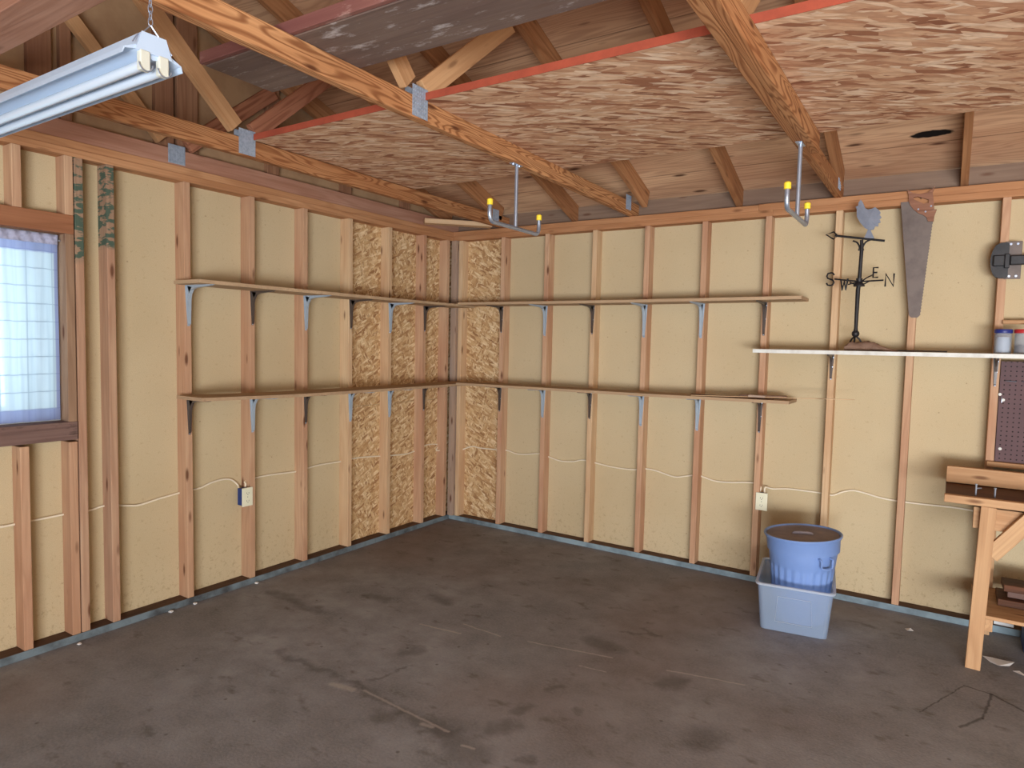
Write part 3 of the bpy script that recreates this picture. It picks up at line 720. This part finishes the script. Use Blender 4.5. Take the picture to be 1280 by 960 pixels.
# ------------------------------------------------------------------ bike hooks
def bikehook(x, y, label, top=ZP-.001):
    t = thing('bike_hook', (x, y, top), label, 'hook', 'bike hooks')
    bm = nb(); tube(bm, [(0, 0, -.004), (0, 0, -.315)], .0095, 12); link('stem', bm, 'steel', t, smooth=True)
    bm = nb(); P = smoothpath([(0, -.232, -.245), (0, -.232, -.290), (0, -.212, -.320), (0, -.15, -.322), (0, 0, -.322), (0, .15, -.322), (0, .212, -.320), (0, .232, -.290), (0, .232, -.245)], 5)
    tube(bm, P, .0105, 12); link('crossbar', bm, 'steel', t, smooth=True)
    for s in (-1, 1):
        bm = nb(); lathe(bm, [(.0105, 0), (.0145, .002), (.0145, .026), (.010, .031), (.001, .033)], 14); link('end_cap', bm, 'yellow', t, (0, s*.232, -.245), True)
    bm = nb(); box(bm, -.014, .014, -.05, .035, -.004, 0, .001); 
    tube(bm, [(0, -.035, -.004), (0, -.035, -.010)], .006, 6); tube(bm, [(0, .022, -.004), (0, .022, -.010)], .006, 6)
    link('mounting_plate', bm, 'steel', t)
    return t
bikehook(1.722, -1.640, 'steel bike hook with yellow caps under the middle truss')
bikehook(3.028, -1.335, 'steel bike hook with yellow caps under the right truss')

# ------------------------------------------------------------------ weathervane
wy = -.20
base = ony(wy, 1071, 434); sh = 1.527
log = thing('driftwood_log', (3.22, wy, sh), 'flat piece of rough driftwood under the weathervane on the white shelf', 'wood')
bm = nb(); n = 16; rings = []
for i in range(n+1):
    t = i/n; xx = -.105+.27*t; hh = .068*(1-t)**.8*(1-.25*math.sin(t*9))+.006 if t > .08 else .030+t*.2; ww = .042*(1-.5*t)+.006*math.sin(t*13)
    rings.append([bm.verts.new((xx, ww*math.cos(a)*(1+.15*math.sin(a*3+i)), max(.0, hh*(.5+.5*math.sin(a))*(1+.1*math.sin(a*5+i*2))))) for a in [2*math.pi*k/14 for k in range(14)]])
for A, B in zip(rings, rings[1:]):
    for k in range(14): bm.faces.new((A[k], A[(k+1) % 14], B[(k+1) % 14], B[k]))
bm.faces.new(rings[0]); bm.faces.new(rings[-1][::-1])
link('log', bm, 'bark', log, smooth=True)
VX = ony(wy, 1072, 350).x
wv = thing('weathervane', (VX, wy, sh+.03), 'black iron weathervane with rooster and compass letters on the white shelf', 'weathervane')
def wvp(name, bm, mat, parent=None, smooth=False):
    o = link(name, bm, mat, None, smooth=smooth); o.location = (0, 0, 0); loc_obj(o, wv)
    return o
pz = lambda v, u=1074: ony(wy, u, v).z
piv = ony(wy, 1074, 352); bar0 = ony(wy, 1034, 293.5); bar1 = ony(wy, 1106, 301); mid = ony(wy, 1077, 300)
foot = Vector((ony(wy, 1069, 425).x, wy, sh+.058))
# base: three feet, ball, pole
for k in range(3):
    bm = nb(); a = k*2.09+.5; tube(bm, [foot+Vector((0, 0, .03)), foot+Vector((.022*math.cos(a), .022*math.sin(a), .012)), foot+Vector((.034*math.cos(a), .034*math.sin(a), -.006))], .005, 8); wvp('foot', bm, 'iron', smooth=True)
bm = nb(); r = bmesh.ops.create_uvsphere(bm, u_segments=16, v_segments=10, radius=.021); bmesh.ops.translate(bm, vec=foot+Vector((0, 0, .042)), verts=r['verts']); wvp('ball', bm, 'iron', smooth=True)
bm = nb(); tube(bm, [foot+Vector((0, 0, .058)), foot+Vector((0, 0, .075)), Vector((piv.x-.004, wy, piv.z-.05)), piv, Vector((piv.x+.004, wy, mid.z-.04)), mid], [.013, .010, .0125, .0105, .010, .009], 10); wvp('pole', bm, 'iron', smooth=True)
bm = nb(); tube(bm, [piv+Vector((0, 0, -.028)), piv+Vector((0, 0, -.02)), piv+Vector((0, 0, 0)), piv+Vector((0, 0, .018))], [.030, .030, .014, .018], 14); wvp('hub', bm, 'iron', smooth=True)
# direction bar with arrow head and scroll support
bm = nb(); tube(bm, [bar0+(bar1-bar0)*.14, bar1], .0065, 8)
hd = bar0; dx = (bar1-bar0).normalized(); uz = Vector((0, 0, 1))
dia = [hd+dx*-.006, hd+dx*.035+uz*.021, hd+dx*.060, hd+dx*.035-uz*.021]
tube(bm, dia, .0052, 6, closed=True)
for s in (-1, 1): tube(bm, smoothpath([mid+Vector((s*.045, 0, -.002)), mid+Vector((s*.022, 0, -.014)), mid+Vector((s*.008, 0, -.042)), mid+Vector((s*.013, 0, -.06))], 4), .0052, 6)
wvp('arrow', bm, 'iron')
# letters as bent bars
def glyph(ch):
    if ch == 'N': return [[(-.5, 0), (-.5, 1), (.5, 0), (.5, 1)]]
    if ch == 'E': return [[(.5, 0), (-.5, 0), (-.5, 1), (.5, 1)], [(-.5, .5), (.3, .5)]]
    if ch == 'W': return [[(-.6, 1), (-.3, 0), (0, .8), (.3, 0), (.6, 1)]]
    return [[(.5, .82), (.3, .97), (0, 1), (-.35, .95), (-.5, .75), (-.35, .57), (0, .5), (.35, .42), (.5, .24), (.35, .05), (0, 0), (-.35, .04), (-.5, .2)]]
def letter(ch, c, h, wd, dirx, r=.0052):
    bm = nb(); dirx = Vector(dirx).normalized()
    for st in glyph(ch):
        tube(bm, [c+dirx*(a*wd)+uz*((b-.5)*h) for a, b in st], r, 6)
    o = wvp('letter_'+{'N': 'north', 'S': 'south', 'E': 'east', 'W': 'west'}[ch], bm, 'iron'); return o
Np = ony(wy, 1112, 350); Sp = ony(wy, 1038, 349)
Ep = piv+Vector((.078, .055, .055)); Wp = piv+Vector((-.072, -.05, -.018))
bm = nb()
tube(bm, [piv, Np+Vector((-.03, 0, 0))], .005, 6); tube(bm, [piv, Sp+Vector((.022, 0, 0))], .005, 6)
for q in (1, -1): tube(bm, smoothpath([piv+Vector((0, 0, -.02)), piv+Vector((q*.03, 0, -.012)), piv+Vector((q*.05, 0, 0))], 4), .004, 6)
tube(bm, smoothpath([piv+Vector((0, 0, -.01)), piv+Vector((.035, .02, .022)), Ep+Vector((-.012, 0, -.012))], 4), .004, 6); tube(bm, [piv, Wp+Vector((.02, .01, 0))], .004, 6)
wvp('compass_arms', bm, 'iron')
letter('N', Np, .072, .042, (1, -.15, 0)); letter('S', Sp, .074, .040, (1, 0, 0)); letter('E', Ep, .056, .026, (1, .1, 0)); letter('W', Wp, .064, .040, (.75, -.5, 0))
# rooster
R0 = ony(wy, 1084, 275)
def rp(u, v): p = ony(wy, u, v); return (p.x, p.z)
body = [(1071, 262), (1070, 259), (1073, 257), (1073, 254), (1075, 251), (1078, 252), (1080, 256), (1081, 260), (1085, 262), (1090, 261), (1094, 259), (1099, 263), (1101, 266), (1099.5, 268), (1102, 272), (1099.5, 274), (1101, 278), (1098, 279), (1098, 283), (1094, 283), (1092, 287), (1087, 288), (1081, 285), (1075, 278), (1071, 271)]
bm = nb(); A = [bm.verts.new((*[rp(*q)[0]], wy-.004, rp(*q)[1])) for q in body]; B = [bm.verts.new((rp(*q)[0], wy+.004, rp(*q)[1])) for q in body]
cc = rp(1086, 274); cA = bm.verts.new((cc[0], wy-.016, cc[1])); cB = bm.verts.new((cc[0], wy+.016, cc[1]))
nn = len(body)
for i in range(nn):
    j = (i+1) % nn; bm.faces.new((A[i], A[j], cA)); bm.faces.new((B[j], B[i], cB)); bm.faces.new((A[i], B[i], B[j], A[j]))
# comb, beak, legs, perch
for q0, q1, q2 in (((1074, 254), (1076, 249), (1078, 253)), ((1073, 257), (1069, 259), (1073, 260))):
    prism(bm, [rp(*q0), rp(*q1), rp(*q2)], 'y', wy-.003, wy+.003)
prism(bm, [rp(1085, 287), rp(1088, 287), rp(1093, 298), rp(1080, 298)], 'y', wy-.004, wy+.004)
wvp('rooster', bm, 'pewter', smooth=False)['label'] = 'grey metal rooster'

# long dark strip lying behind on the shelf
tag(lumber('metal_strip', (3.20, -.125, 1.534), (3.62, -.118, 1.535), .03, .008, 'darkmetal'), 'long dark flat strip lying on the white shelf beside the driftwood', 'strip')

# ------------------------------------------------------------------ hand saw
sw = thing('hand_saw', (3.43, -.094, 2.30), 'rusty old hand saw hanging blade down from the top plate', 'saw')
def sp(u, v): p = ony(-.096, u, v); return (p.x, p.z)
bm = nb(); pts = [sp(1126, 253), sp(1137, 252)]+[sp(1150, 262), sp(1164, 272), sp(1166, 277)]
edge = [sp(1166, 277), sp(1150, 395)]
tooth = []
for i in range(1, 60):
    t = i/60; a, b = edge; tooth.append((a[0]+(b[0]-a[0])*t+(.0016 if i % 2 else -.0016), a[1]+(b[1]-a[1])*t))
pts += tooth+[sp(1150, 394), sp(1147, 397), sp(1139, 397), sp(1136, 394)]
prism(bm, pts, 'y', -.0975, -.0960); o = link('blade', bm, 'rust'); loc_obj(o, sw)
outer = [(1134, 237), (1137, 239), (1141, 242), (1150, 243), (1160, 241), (1166, 236), (1169, 233), (1166, 240), (1167, 250), (1168, 262), (1171, 262), (1168, 270), (1167, 277), (1160, 277), (1158, 272), (1154, 269), (1148, 267), (1142, 262), (1138, 257), (1136, 252), (1136, 245)]
inner = [(1142, 247), (1147, 246), (1154, 248), (1161, 250), (1161, 254), (1155, 255), (1148, 252), (1143, 250)]
bm = nb()
def ring2(off, y):
    return [bm.verts.new((sp(*q)[0], y, sp(*q)[1])) for q in off]
from mathutils.geometry import tessellate_polygon
allp = outer+inner
tri = tessellate_polygon([[Vector((sp(*q)[0], sp(*q)[1], 0)) for q in outer], [Vector((sp(*q)[0], sp(*q)[1], 0)) for q in inner]])
A = ring2(allp, -.107); B = ring2(allp, -.0905)
for t in tri:
    bm.faces.new([A[i] for i in t]); bm.faces.new([B[i] for i in t][::-1])
no = len(outer); ni = len(inner)
for i in range(no): j = (i+1) % no; bm.faces.new((A[i], A[j], B[j], B[i]))
for i in range(ni): j = (i+1) % ni; bm.faces.new((A[no+i], A[no+j], B[no+j], B[no+i]))
o = link('saw_handle', bm, 'handlewood'); loc_obj(o, sw)
for q in ((1148, 262), (1157, 265), (1164, 258)):
    bm = nb(); a = sp(*q); tube(bm, [(a[0], -.107, a[1]), (a[0], -.1095, a[1])], .005, 10); o = link('handle_screw', bm, 'steel'); loc_obj(o, sw)
bm = nb(); a = sp(1151, 250); tube(bm, [(a[0], -.0895, a[1]+.008), (a[0], -.115, a[1]+.010)], .0022, 6); tag(link('nail', bm, 'iron'), 'small nail holding up the hand saw', 'nail')

# ------------------------------------------------------------------ black iron latch
lt = thing('iron_latch', (3.86, -.09, 2.03), 'black iron latch bolted to the stud right of the saw', 'latch')
bm = nb(); box(bm, 3.852, 3.925, -.0955, -.0900, 1.930, 2.130, .002); o = link('back_plate', bm, 'rust'); loc_obj(o, lt)
bm = nb(); c = (3.838, 2.027); P = [(c[0]+.050*math.cos(a), c[1]+.100*math.sin(a)*(1 if abs(math.sin(a)) < .93 else .95)) for a in [math.pi/2+i*math.pi/12 for i in range(13)]]+[(3.868, 1.935), (3.868, 2.12)]
prism(bm, P, 'y', -.128, -.0958); bmesh.ops.bevel(bm, geom=bm.edges[:], offset=.004, segments=2, affect='EDGES'); o = link('housing', bm, 'iron'); loc_obj(o, lt)
bm = nb(); box(bm, 3.800, 3.850, -.148, -.126, 1.996, 2.054, .005); box(bm, 3.872, 4.15, -.150, -.118, 2.000, 2.050, .006); box(bm, 3.850, 3.872, -.145, -.12, 1.985, 2.06, .003); o = link('bolt_bar', bm, 'iron'); loc_obj(o, lt)
for x_, z_ in ((3.875, 2.115), (3.905, 2.115), (3.875, 1.945), (3.905, 1.945)): bm = nb(); tube(bm, [(x_, -.0955, z_), (x_, -.100, z_)], .006, 8); o = link('screw', bm, 'steel'); loc_obj(o, lt)

# ------------------------------------------------------------------ jars, dowel, pegboard
def jar(x, y, z, lidm, fill, label):
    t = thing('jar', (x, y, z), label, 'jar', 'jars on the white shelf')
    bm = nb(); lathe(bm, [(.034, 0), (.038, .004), (.038, .100), (.034, .108), (.034, .112), (.031, .112), (.031, .108), (.035, .098), (.035, .006), (.001, .004)], 24, cap=False); link('glass_body', bm, 'jar', t, smooth=True)
    bm = nb(); lathe(bm, [(.040, .1085), (.041, .111), (.041, .126), (.039, .129), (.002, .129)], 24); link('lid', bm, lidm, t, smooth=True)
    bm = nb(); lathe(bm, [(.004, .006), (.030, .007), (.031, .06), (.028, .088), (.003, .09)] if fill == 'screws' else [(.004, .006), (.033, .007), (.033, .045), (.003, .05)], 20); link('contents', bm, fill, t, smooth=True)
    return t
jar(3.863, -.20, 1.5295, 'bluelid', 'screws', 'clear jar with blue lid and white contents on the white shelf')
jar(3.948, -.205, 1.5300, 'redlid', 'darkstuff', 'clear jar with red lid on the white shelf')
bm = nb(); tube(bm, [(3.862, -.102, 1.700), (4.5, -.102, 1.700)], .012, 10); tag(link('wooden_dowel', bm, 'bench', smooth=True), 'wooden dowel fixed level over the jars on the right wall', 'dowel')
pg = thing('pegboard', (3.868, -.093, .96), 'dark brown pegboard under the white shelf above the workbench', 'pegboard')
bm = nb(); box(bm, 3.868, 4.9, -.0955, -.0900, .946, 1.490); o = link('board', bm, 'pegboard'); loc_obj(o, pg)
for u, v in ((1250, 493), (1254, 500), (1250, 561)):
    bm = nb(); q = ony(-.097, u, v); tube(bm, [(q.x, -.0955, q.z), (q.x, -.0975, q.z)], .008, 10); o = link('washer', bm, 'white'); loc_obj(o, pg)
for u, v, L_ in ((1257, 476, .045), (1278, 477, .03), (1252, 496, -.03)):
    q = ony(-.10, u, v); hb = nb()
    if L_ > 0: tube(hb, smoothpath([(q.x, -.096, q.z), (q.x+.01, -.115, q.z), (q.x+L_, -.118, q.z-.003)], 4), .0022, 6)
    else: tube(hb, smoothpath([(q.x, -.096, q.z), (q.x, -.112, q.z-.005), (q.x+.002, -.115, q.z+L_)], 4), .0022, 6)
    tag(link('peg_hook', hb, 'steel', smooth=True), {1257: 'small steel peg hook level in the pegboard below the jar', 1278: 'small steel peg hook at the right frame edge', 1252: 'small steel peg hook pointing down beside the bracket'}[u], 'hook')
tag(lumber('wood_cleat', (3.832, -.108, .930), (4.9, -.108, .930), .036, .028, 'bench'), 'thin pale wood strip under the pegboard', 'strip')

# ------------------------------------------------------------------ workbench
wb = thing('workbench', (3.65, -.45, 0), 'rough pine workbench with dark stained top at the right frame edge', 'workbench')
def wbl(name, p0, p1, w_, h_, mat, up=(0, 0, 1), lab=None):
    o = lumber(name, p0, p1, w_, h_, mat, wb, up=up)
    if lab: o['label'] = lab
    return o
TZ = .838
wbl('top_board', (3.647, -.672, TZ-.019), (5.4, -.672, TZ-.019), .038, .038, 'bench', lab='pale front edge board')
wbl('bench_top', (3.652, -.485, TZ-.0215), (5.4, -.485, TZ-.0215), .334, .036, 'benchdark', lab='dark stained top')
wbl('bench_top', (3.652, -.205, TZ-.0215), (5.4, -.205, TZ-.0215), .222, .036, 'benchdark', lab='dark stained top')
wbl('back_board', (3.652, -.300, TZ+.044), (5.4, -.300, TZ+.044), .038, .086, 'bench', lab='pale board standing at the back')
wbl('leg', (3.806, -.672, 0), (3.828, -.672, TZ-.0385), .038, .062, 'bench', up=(1, 0, 0))
wbl('leg', (3.862, -.145, 0), (3.862, -.145, TZ-.040), .038, .062, 'bench', up=(1, 0, 0))
wbl('leg', (5.25, -.672, 0), (5.25, -.672, TZ-.0385), .038, .062, 'bench', up=(1, 0, 0))
wbl('leg', (5.25, -.145, 0), (5.25, -.145, TZ-.040), .038, .062, 'bench', up=(1, 0, 0))
wbl('apron', (3.770, -.632, .735), (5.3, -.632, .735), .036, .105, 'bench')
wbl('brace', (3.845, -.672, .565), (4.010, -.672, .792), .034, .070, 'bench', up=(-.8, 0, .6))
wbl('side_rail', (3.858, -.645, .215), (3.858, -.17, .215), .036, .06, 'bench')
o = wbl('lower_shelf', (3.80, -.40, .2545), (5.3, -.40, .2545), .50, .018, 'bench')
for k, (dz, x0, yy, mt, lb) in enumerate(((.0, 3.90, -.36, 'benchdark', 'dark board lying at the bottom of the pile under the workbench'), (.037, 3.94, -.33, 'sill', 'aged board, middle of the pile under the workbench'), (.074, 3.92, -.38, 'benchdark', 'dark board, topmost of the pile under the workbench'))):
    tag(lumber('board', (x0, yy, .2650+.018+dz), (5.1, yy+.02*k, .2650+.018+dz), .20-.03*k, .034, mt), lb, 'board', 'boards under the workbench')
for u, v, hh, lb in ((1219.5, 620, .050, 'bright upright bolt sticking up from the bench top, left one'), (1243.5, 621, .040, 'bright upright bolt sticking up from the bench top, right one')):
    q = ony(-.60, u, v); bm = nb(); tube(bm, [(q.x, -.60, TZ-.0035), (q.x, -.60, TZ+hh)], .0038, 8)
    if hh > .045: tube(bm, [(q.x-.002, -.60, TZ+hh*.6), (q.x+.022, -.603, TZ+hh*.7)], .003, 6)
    tube(bm, [(q.x, -.60, TZ+hh-.002), (q.x, -.60, TZ+hh+.003)], .006, 8)
    tag(link('bolt', bm, 'steel', smooth=True), lb, 'bolt')
bm = nb(); tube(bm, [(3.915, -.068, .0505), (4.003, -.070, .0505)], .0125, 12); tag(link('paper_roll', bm, 'paper', smooth=True), 'small white roll lying on the bottom plate under the workbench', 'roll')
bm = nb(); box(bm, 4.03, 4.20, -.33, -.16, 0, .12, .01); tag(link('storage_box', bm, 'bluebox'), 'dark blue box on the floor under the workbench', 'box')
# paper scraps on the floor
def sheet(pts, label):
    bm = nb(); n = len(pts); A = []; B = []
    for i, (u, v) in enumerate(pts):
        q = onz(0, u, v); h = .001+.007*(i % 2); A.append(bm.verts.new((q.x, q.y, h))); B.append(bm.verts.new((q.x, q.y, h+.001)))
    bm.faces.new(A[::-1]); bm.faces.new(B)
    for i in range(n): bm.faces.new((A[i], A[(i+1) % n], B[(i+1) % n], B[i]))
    return tag(link('paper_scrap', bm, 'paper'), label, 'paper')
sheet([(1228, 820), (1240, 824), (1256, 826), (1268, 830), (1262, 833), (1248, 834), (1238, 828)], 'crumpled white paper scrap on floor beside bench leg')
sheet([(1266, 839), (1274, 841), (1284, 846), (1278, 846)], 'small white paper scrap on floor at the right frame edge')
sheet([(1131, 786), (1138, 787), (1142, 789), (1134, 790)], 'tiny white scrap on the floor between bin and workbench')
# crumbs along the left plate
for (u, v, r_, lb) in ((189, 755, .013, 'pale crumb on the floor by the left wall, near the unshelved bay'), (99, 806, .010, 'pale crumb on the floor under the stud by the window'), (233, 751, .011, 'pale crumb at the foot of the sixth left stud'), (310, 726, .012, 'pale crumb at the foot of the left wall below the blue outlet')):
    q = onz(0, u, v); bm = nb(); r = bmesh.ops.create_icosphere(bm, subdivisions=2, radius=r_)
    for vv in bm.verts: vv.co.z = vv.co.z*.5; vv.co *= 1+random.uniform(-.2, .2)
    zz = 0 if q.x > .089 else .038
    mn = min(vv.co.z for vv in bm.verts)
    tag(link('plaster_crumb', bm, 'paper', None, (max(q.x, .10+r_), q.y, -mn)), lb, 'crumb')

# ------------------------------------------------------------------ debris on the lower right shelf
zt_ = zlR(2.5)
tag(lumber('wood_strip', (2.24, -.30, zlR(2.3)+.003), (3.19, -.29, zlR(2.8)+.030), .016, .004, 'studpale', bev=.001), 'long thin wood strip lying on lower right shelf, overhanging its end', 'wood strip')
tag(lumber('wood_strip', (2.22, -.24, zlR(2.3)+.004), (2.74, -.25, zlR(2.7)+.004), .03, .006, 'benchdark', bev=.001), 'dark flat wood strip lying on the lower right shelf', 'wood strip')
tag(lumber('wood_offcut', (2.52, -.19, zlR(2.5)+.012), (2.80, -.16, zlR(2.8)+.012), .07, .014, 'bark', bev=.002), 'rough brown offcut on the end of the lower right shelf', 'wood offcut')
bm = nb(); box(bm, 2.60, 2.70, -.305, -.25, zlR(2.7)+.010, zlR(2.7)+.024, .003); tag(link('sandpaper_block', bm, 'studgray'), 'small grey block lying on the long thin strip on the shelf', 'block')

# ------------------------------------------------------------------ tote and bin
fl = onz(0, 948, 785); fr = onz(0, 1032, 801); fl.z = fr.z = 0
ang = math.atan2(fr.y-fl.y, fr.x-fl.x); W = (fr-fl).length; DP = .44; HT = .262
tt = thing('storage_tote', ((fl.x+fr.x)/2+.006, (fl.y+fr.y)/2, 0), 'frosted clear plastic storage tote holding the blue bin', 'tote', None, ang)
bm = nb()
def rrect(hw, y0, y1, z, r=.03, n=5):
    P = []
    for cx, cy, a0 in ((hw-r, y0+r, -math.pi/2), (hw-r, y1-r, 0), (-hw+r, y1-r, math.pi/2), (-hw+r, y0+r, math.pi)):
        for k in range(n+1):
            a = a0+math.pi/2*k/n; P.append((cx+r*math.cos(a), cy+r*math.sin(a), z))
    return P
def skin(bm, loops, capb=True, capt=False):
    R = [[bm.verts.new(p) for p in L_] for L_ in loops]
    for A, B in zip(R, R[1:]):
        for k in range(len(A)): bm.faces.new((A[k], A[(k+1) % len(A)], B[(k+1) % len(A)], B[k]))
    if capb: bm.faces.new(R[0][::-1])
    if capt: bm.faces.new(R[-1])
hw = W/2
skin(bm, [rrect(hw, 0, DP, .004), rrect(hw+.020, -.016, DP+.020, HT-.02), rrect(hw+.020, -.016, DP+.020, HT-.01), rrect(hw+.017, -.013, DP+.017, HT-.01), rrect(hw+.017, -.013, DP+.017, HT-.02), rrect(hw-.003, .003, DP-.003, .007)])
bm.faces.new([v for v in bm.verts][-24:])
link('tote_body', bm, 'tote', tt, smooth=True)
bm = nb()
skin(bm, [rrect(hw+.018, -.014, DP+.018, HT-.012), rrect(hw+.030, -.026, DP+.028, HT-.012), rrect(hw+.032, -.028, DP+.030, HT-.002), rrect(hw+.030, -.026, DP+.028, HT), rrect(hw+.018, -.014, DP+.018, HT)], False)
link('tote_rim', bm, 'toterim', tt, smooth=True)
bm = nb(); 
skin(bm, [[(p[0], -.0065-.004*0, p[1]) for p in []] or rrect(hw-.075, -.006, -.0045, .08, .0005, 1)], False) if False else None
P = [(-hw+.075, .06), (hw-.075, .06), (hw-.085, .20), (-hw+.085, .20)]
tube(bm, [(a, -.0045-.014*(b/HT)-.0008, b) for a, b in P], .0016, 5, closed=True); link('embossed_panel', bm, 'toterim', tt)

bc = Vector((2.998, -.565, .0)); 
tb = thing('garbage_bin', (bc.x, bc.y, .0145), 'blue-grey ribbed plastic bin with dusty dark lid standing in the tote', 'bin')
tb.rotation_euler = (math.radians(0), 0, .2)
bm = nb(); n = 96; prof = [(.126, 0, 0), (.134, .006, 0), (.137, .02, 1), (.160, .255, 1), (.165, .300, 1), (.167, .318, .2), (.171, .326, 0), (.178, .385, 0), (.181, .425, 0), (.181, .432, 0)]
rings = []
for r, z, rib in prof:
    ring = []
    for k in range(n):
        a = 2*math.pi*k/n; q = 1 if (k//2) % 2 == 0 else -1; rr = r+(.0032*q*rib)
        ring.append(bm.verts.new((rr*math.cos(a), rr*math.sin(a), z)))
    rings.append(ring)
for A, B in zip(rings, rings[1:]):
    for k in range(n): bm.faces.new((A[k], A[(k+1) % n], B[(k+1) % n], B[k]))
bm.faces.new(rings[0][::-1]); bm.faces.new(rings[-1])
link('bin_body', bm, 'can', tb, smooth=True)
lidz = .432
LT = Matrix.Rotation(math.radians(-4), 4, 'Y')
def lidtilt(bm):
    for v in bm.verts:
        d = v.co-Vector((0, 0, lidz)); v.co = Vector((0, 0, lidz))+(LT @ d)
    return bm
bm = nb(); lathe(bm, [(.184, lidz-.030), (.188, lidz-.034), (.192, lidz+.03), (.203, lidz+.046), (.205, lidz+.052), (.203, lidz+.057), (.196, lidz+.057), (.190, lidz+.048), (.186, lidz+.03)], 72, cap=False)
# close the skirt ring
link('lid_rim', lidtilt(bm), 'can', tb, smooth=True)
bm = nb(); lathe(bm, [(.1865, lidz+.034), (.188, lidz+.050), (.182, lidz+.046), (.12, lidz+.044), (.06, lidz+.047), (.002, lidz+.049)], 72); link('lid_top', lidtilt(bm), 'lid', tb, smooth=True)
bm = nb(); tube(bm, smoothpath([(-.05, 0, lidz+.04), (-.045, 0, lidz+.052), (-.02, 0, lidz+.055), (.02, 0, lidz+.055), (.045, 0, lidz+.052), (.05, 0, lidz+.04)], 4), .008, 8); link('lid_handle', lidtilt(bm), 'lid', tb, smooth=True)
for a0 in (-.95, math.pi-.95):
    bm = nb()
    ps = []
    for t, dr, z in ((-.17, -.004, .395), (-.17, .022, .393), (-.15, .026, .378), (-.14, .026, .350), (0, .030, .344), (.14, .026, .350), (.15, .026, .378), (.17, .022, .393), (.17, -.004, .395)):
        a = a0+t*1.1; r = .178+dr; ps.append((r*math.cos(a), r*math.sin(a), z))
    tube(bm, smoothpath(ps, 3), .0055, 8); link('side_handle', bm, 'can', tb, smooth=True)
bpy.context.view_layer.update()
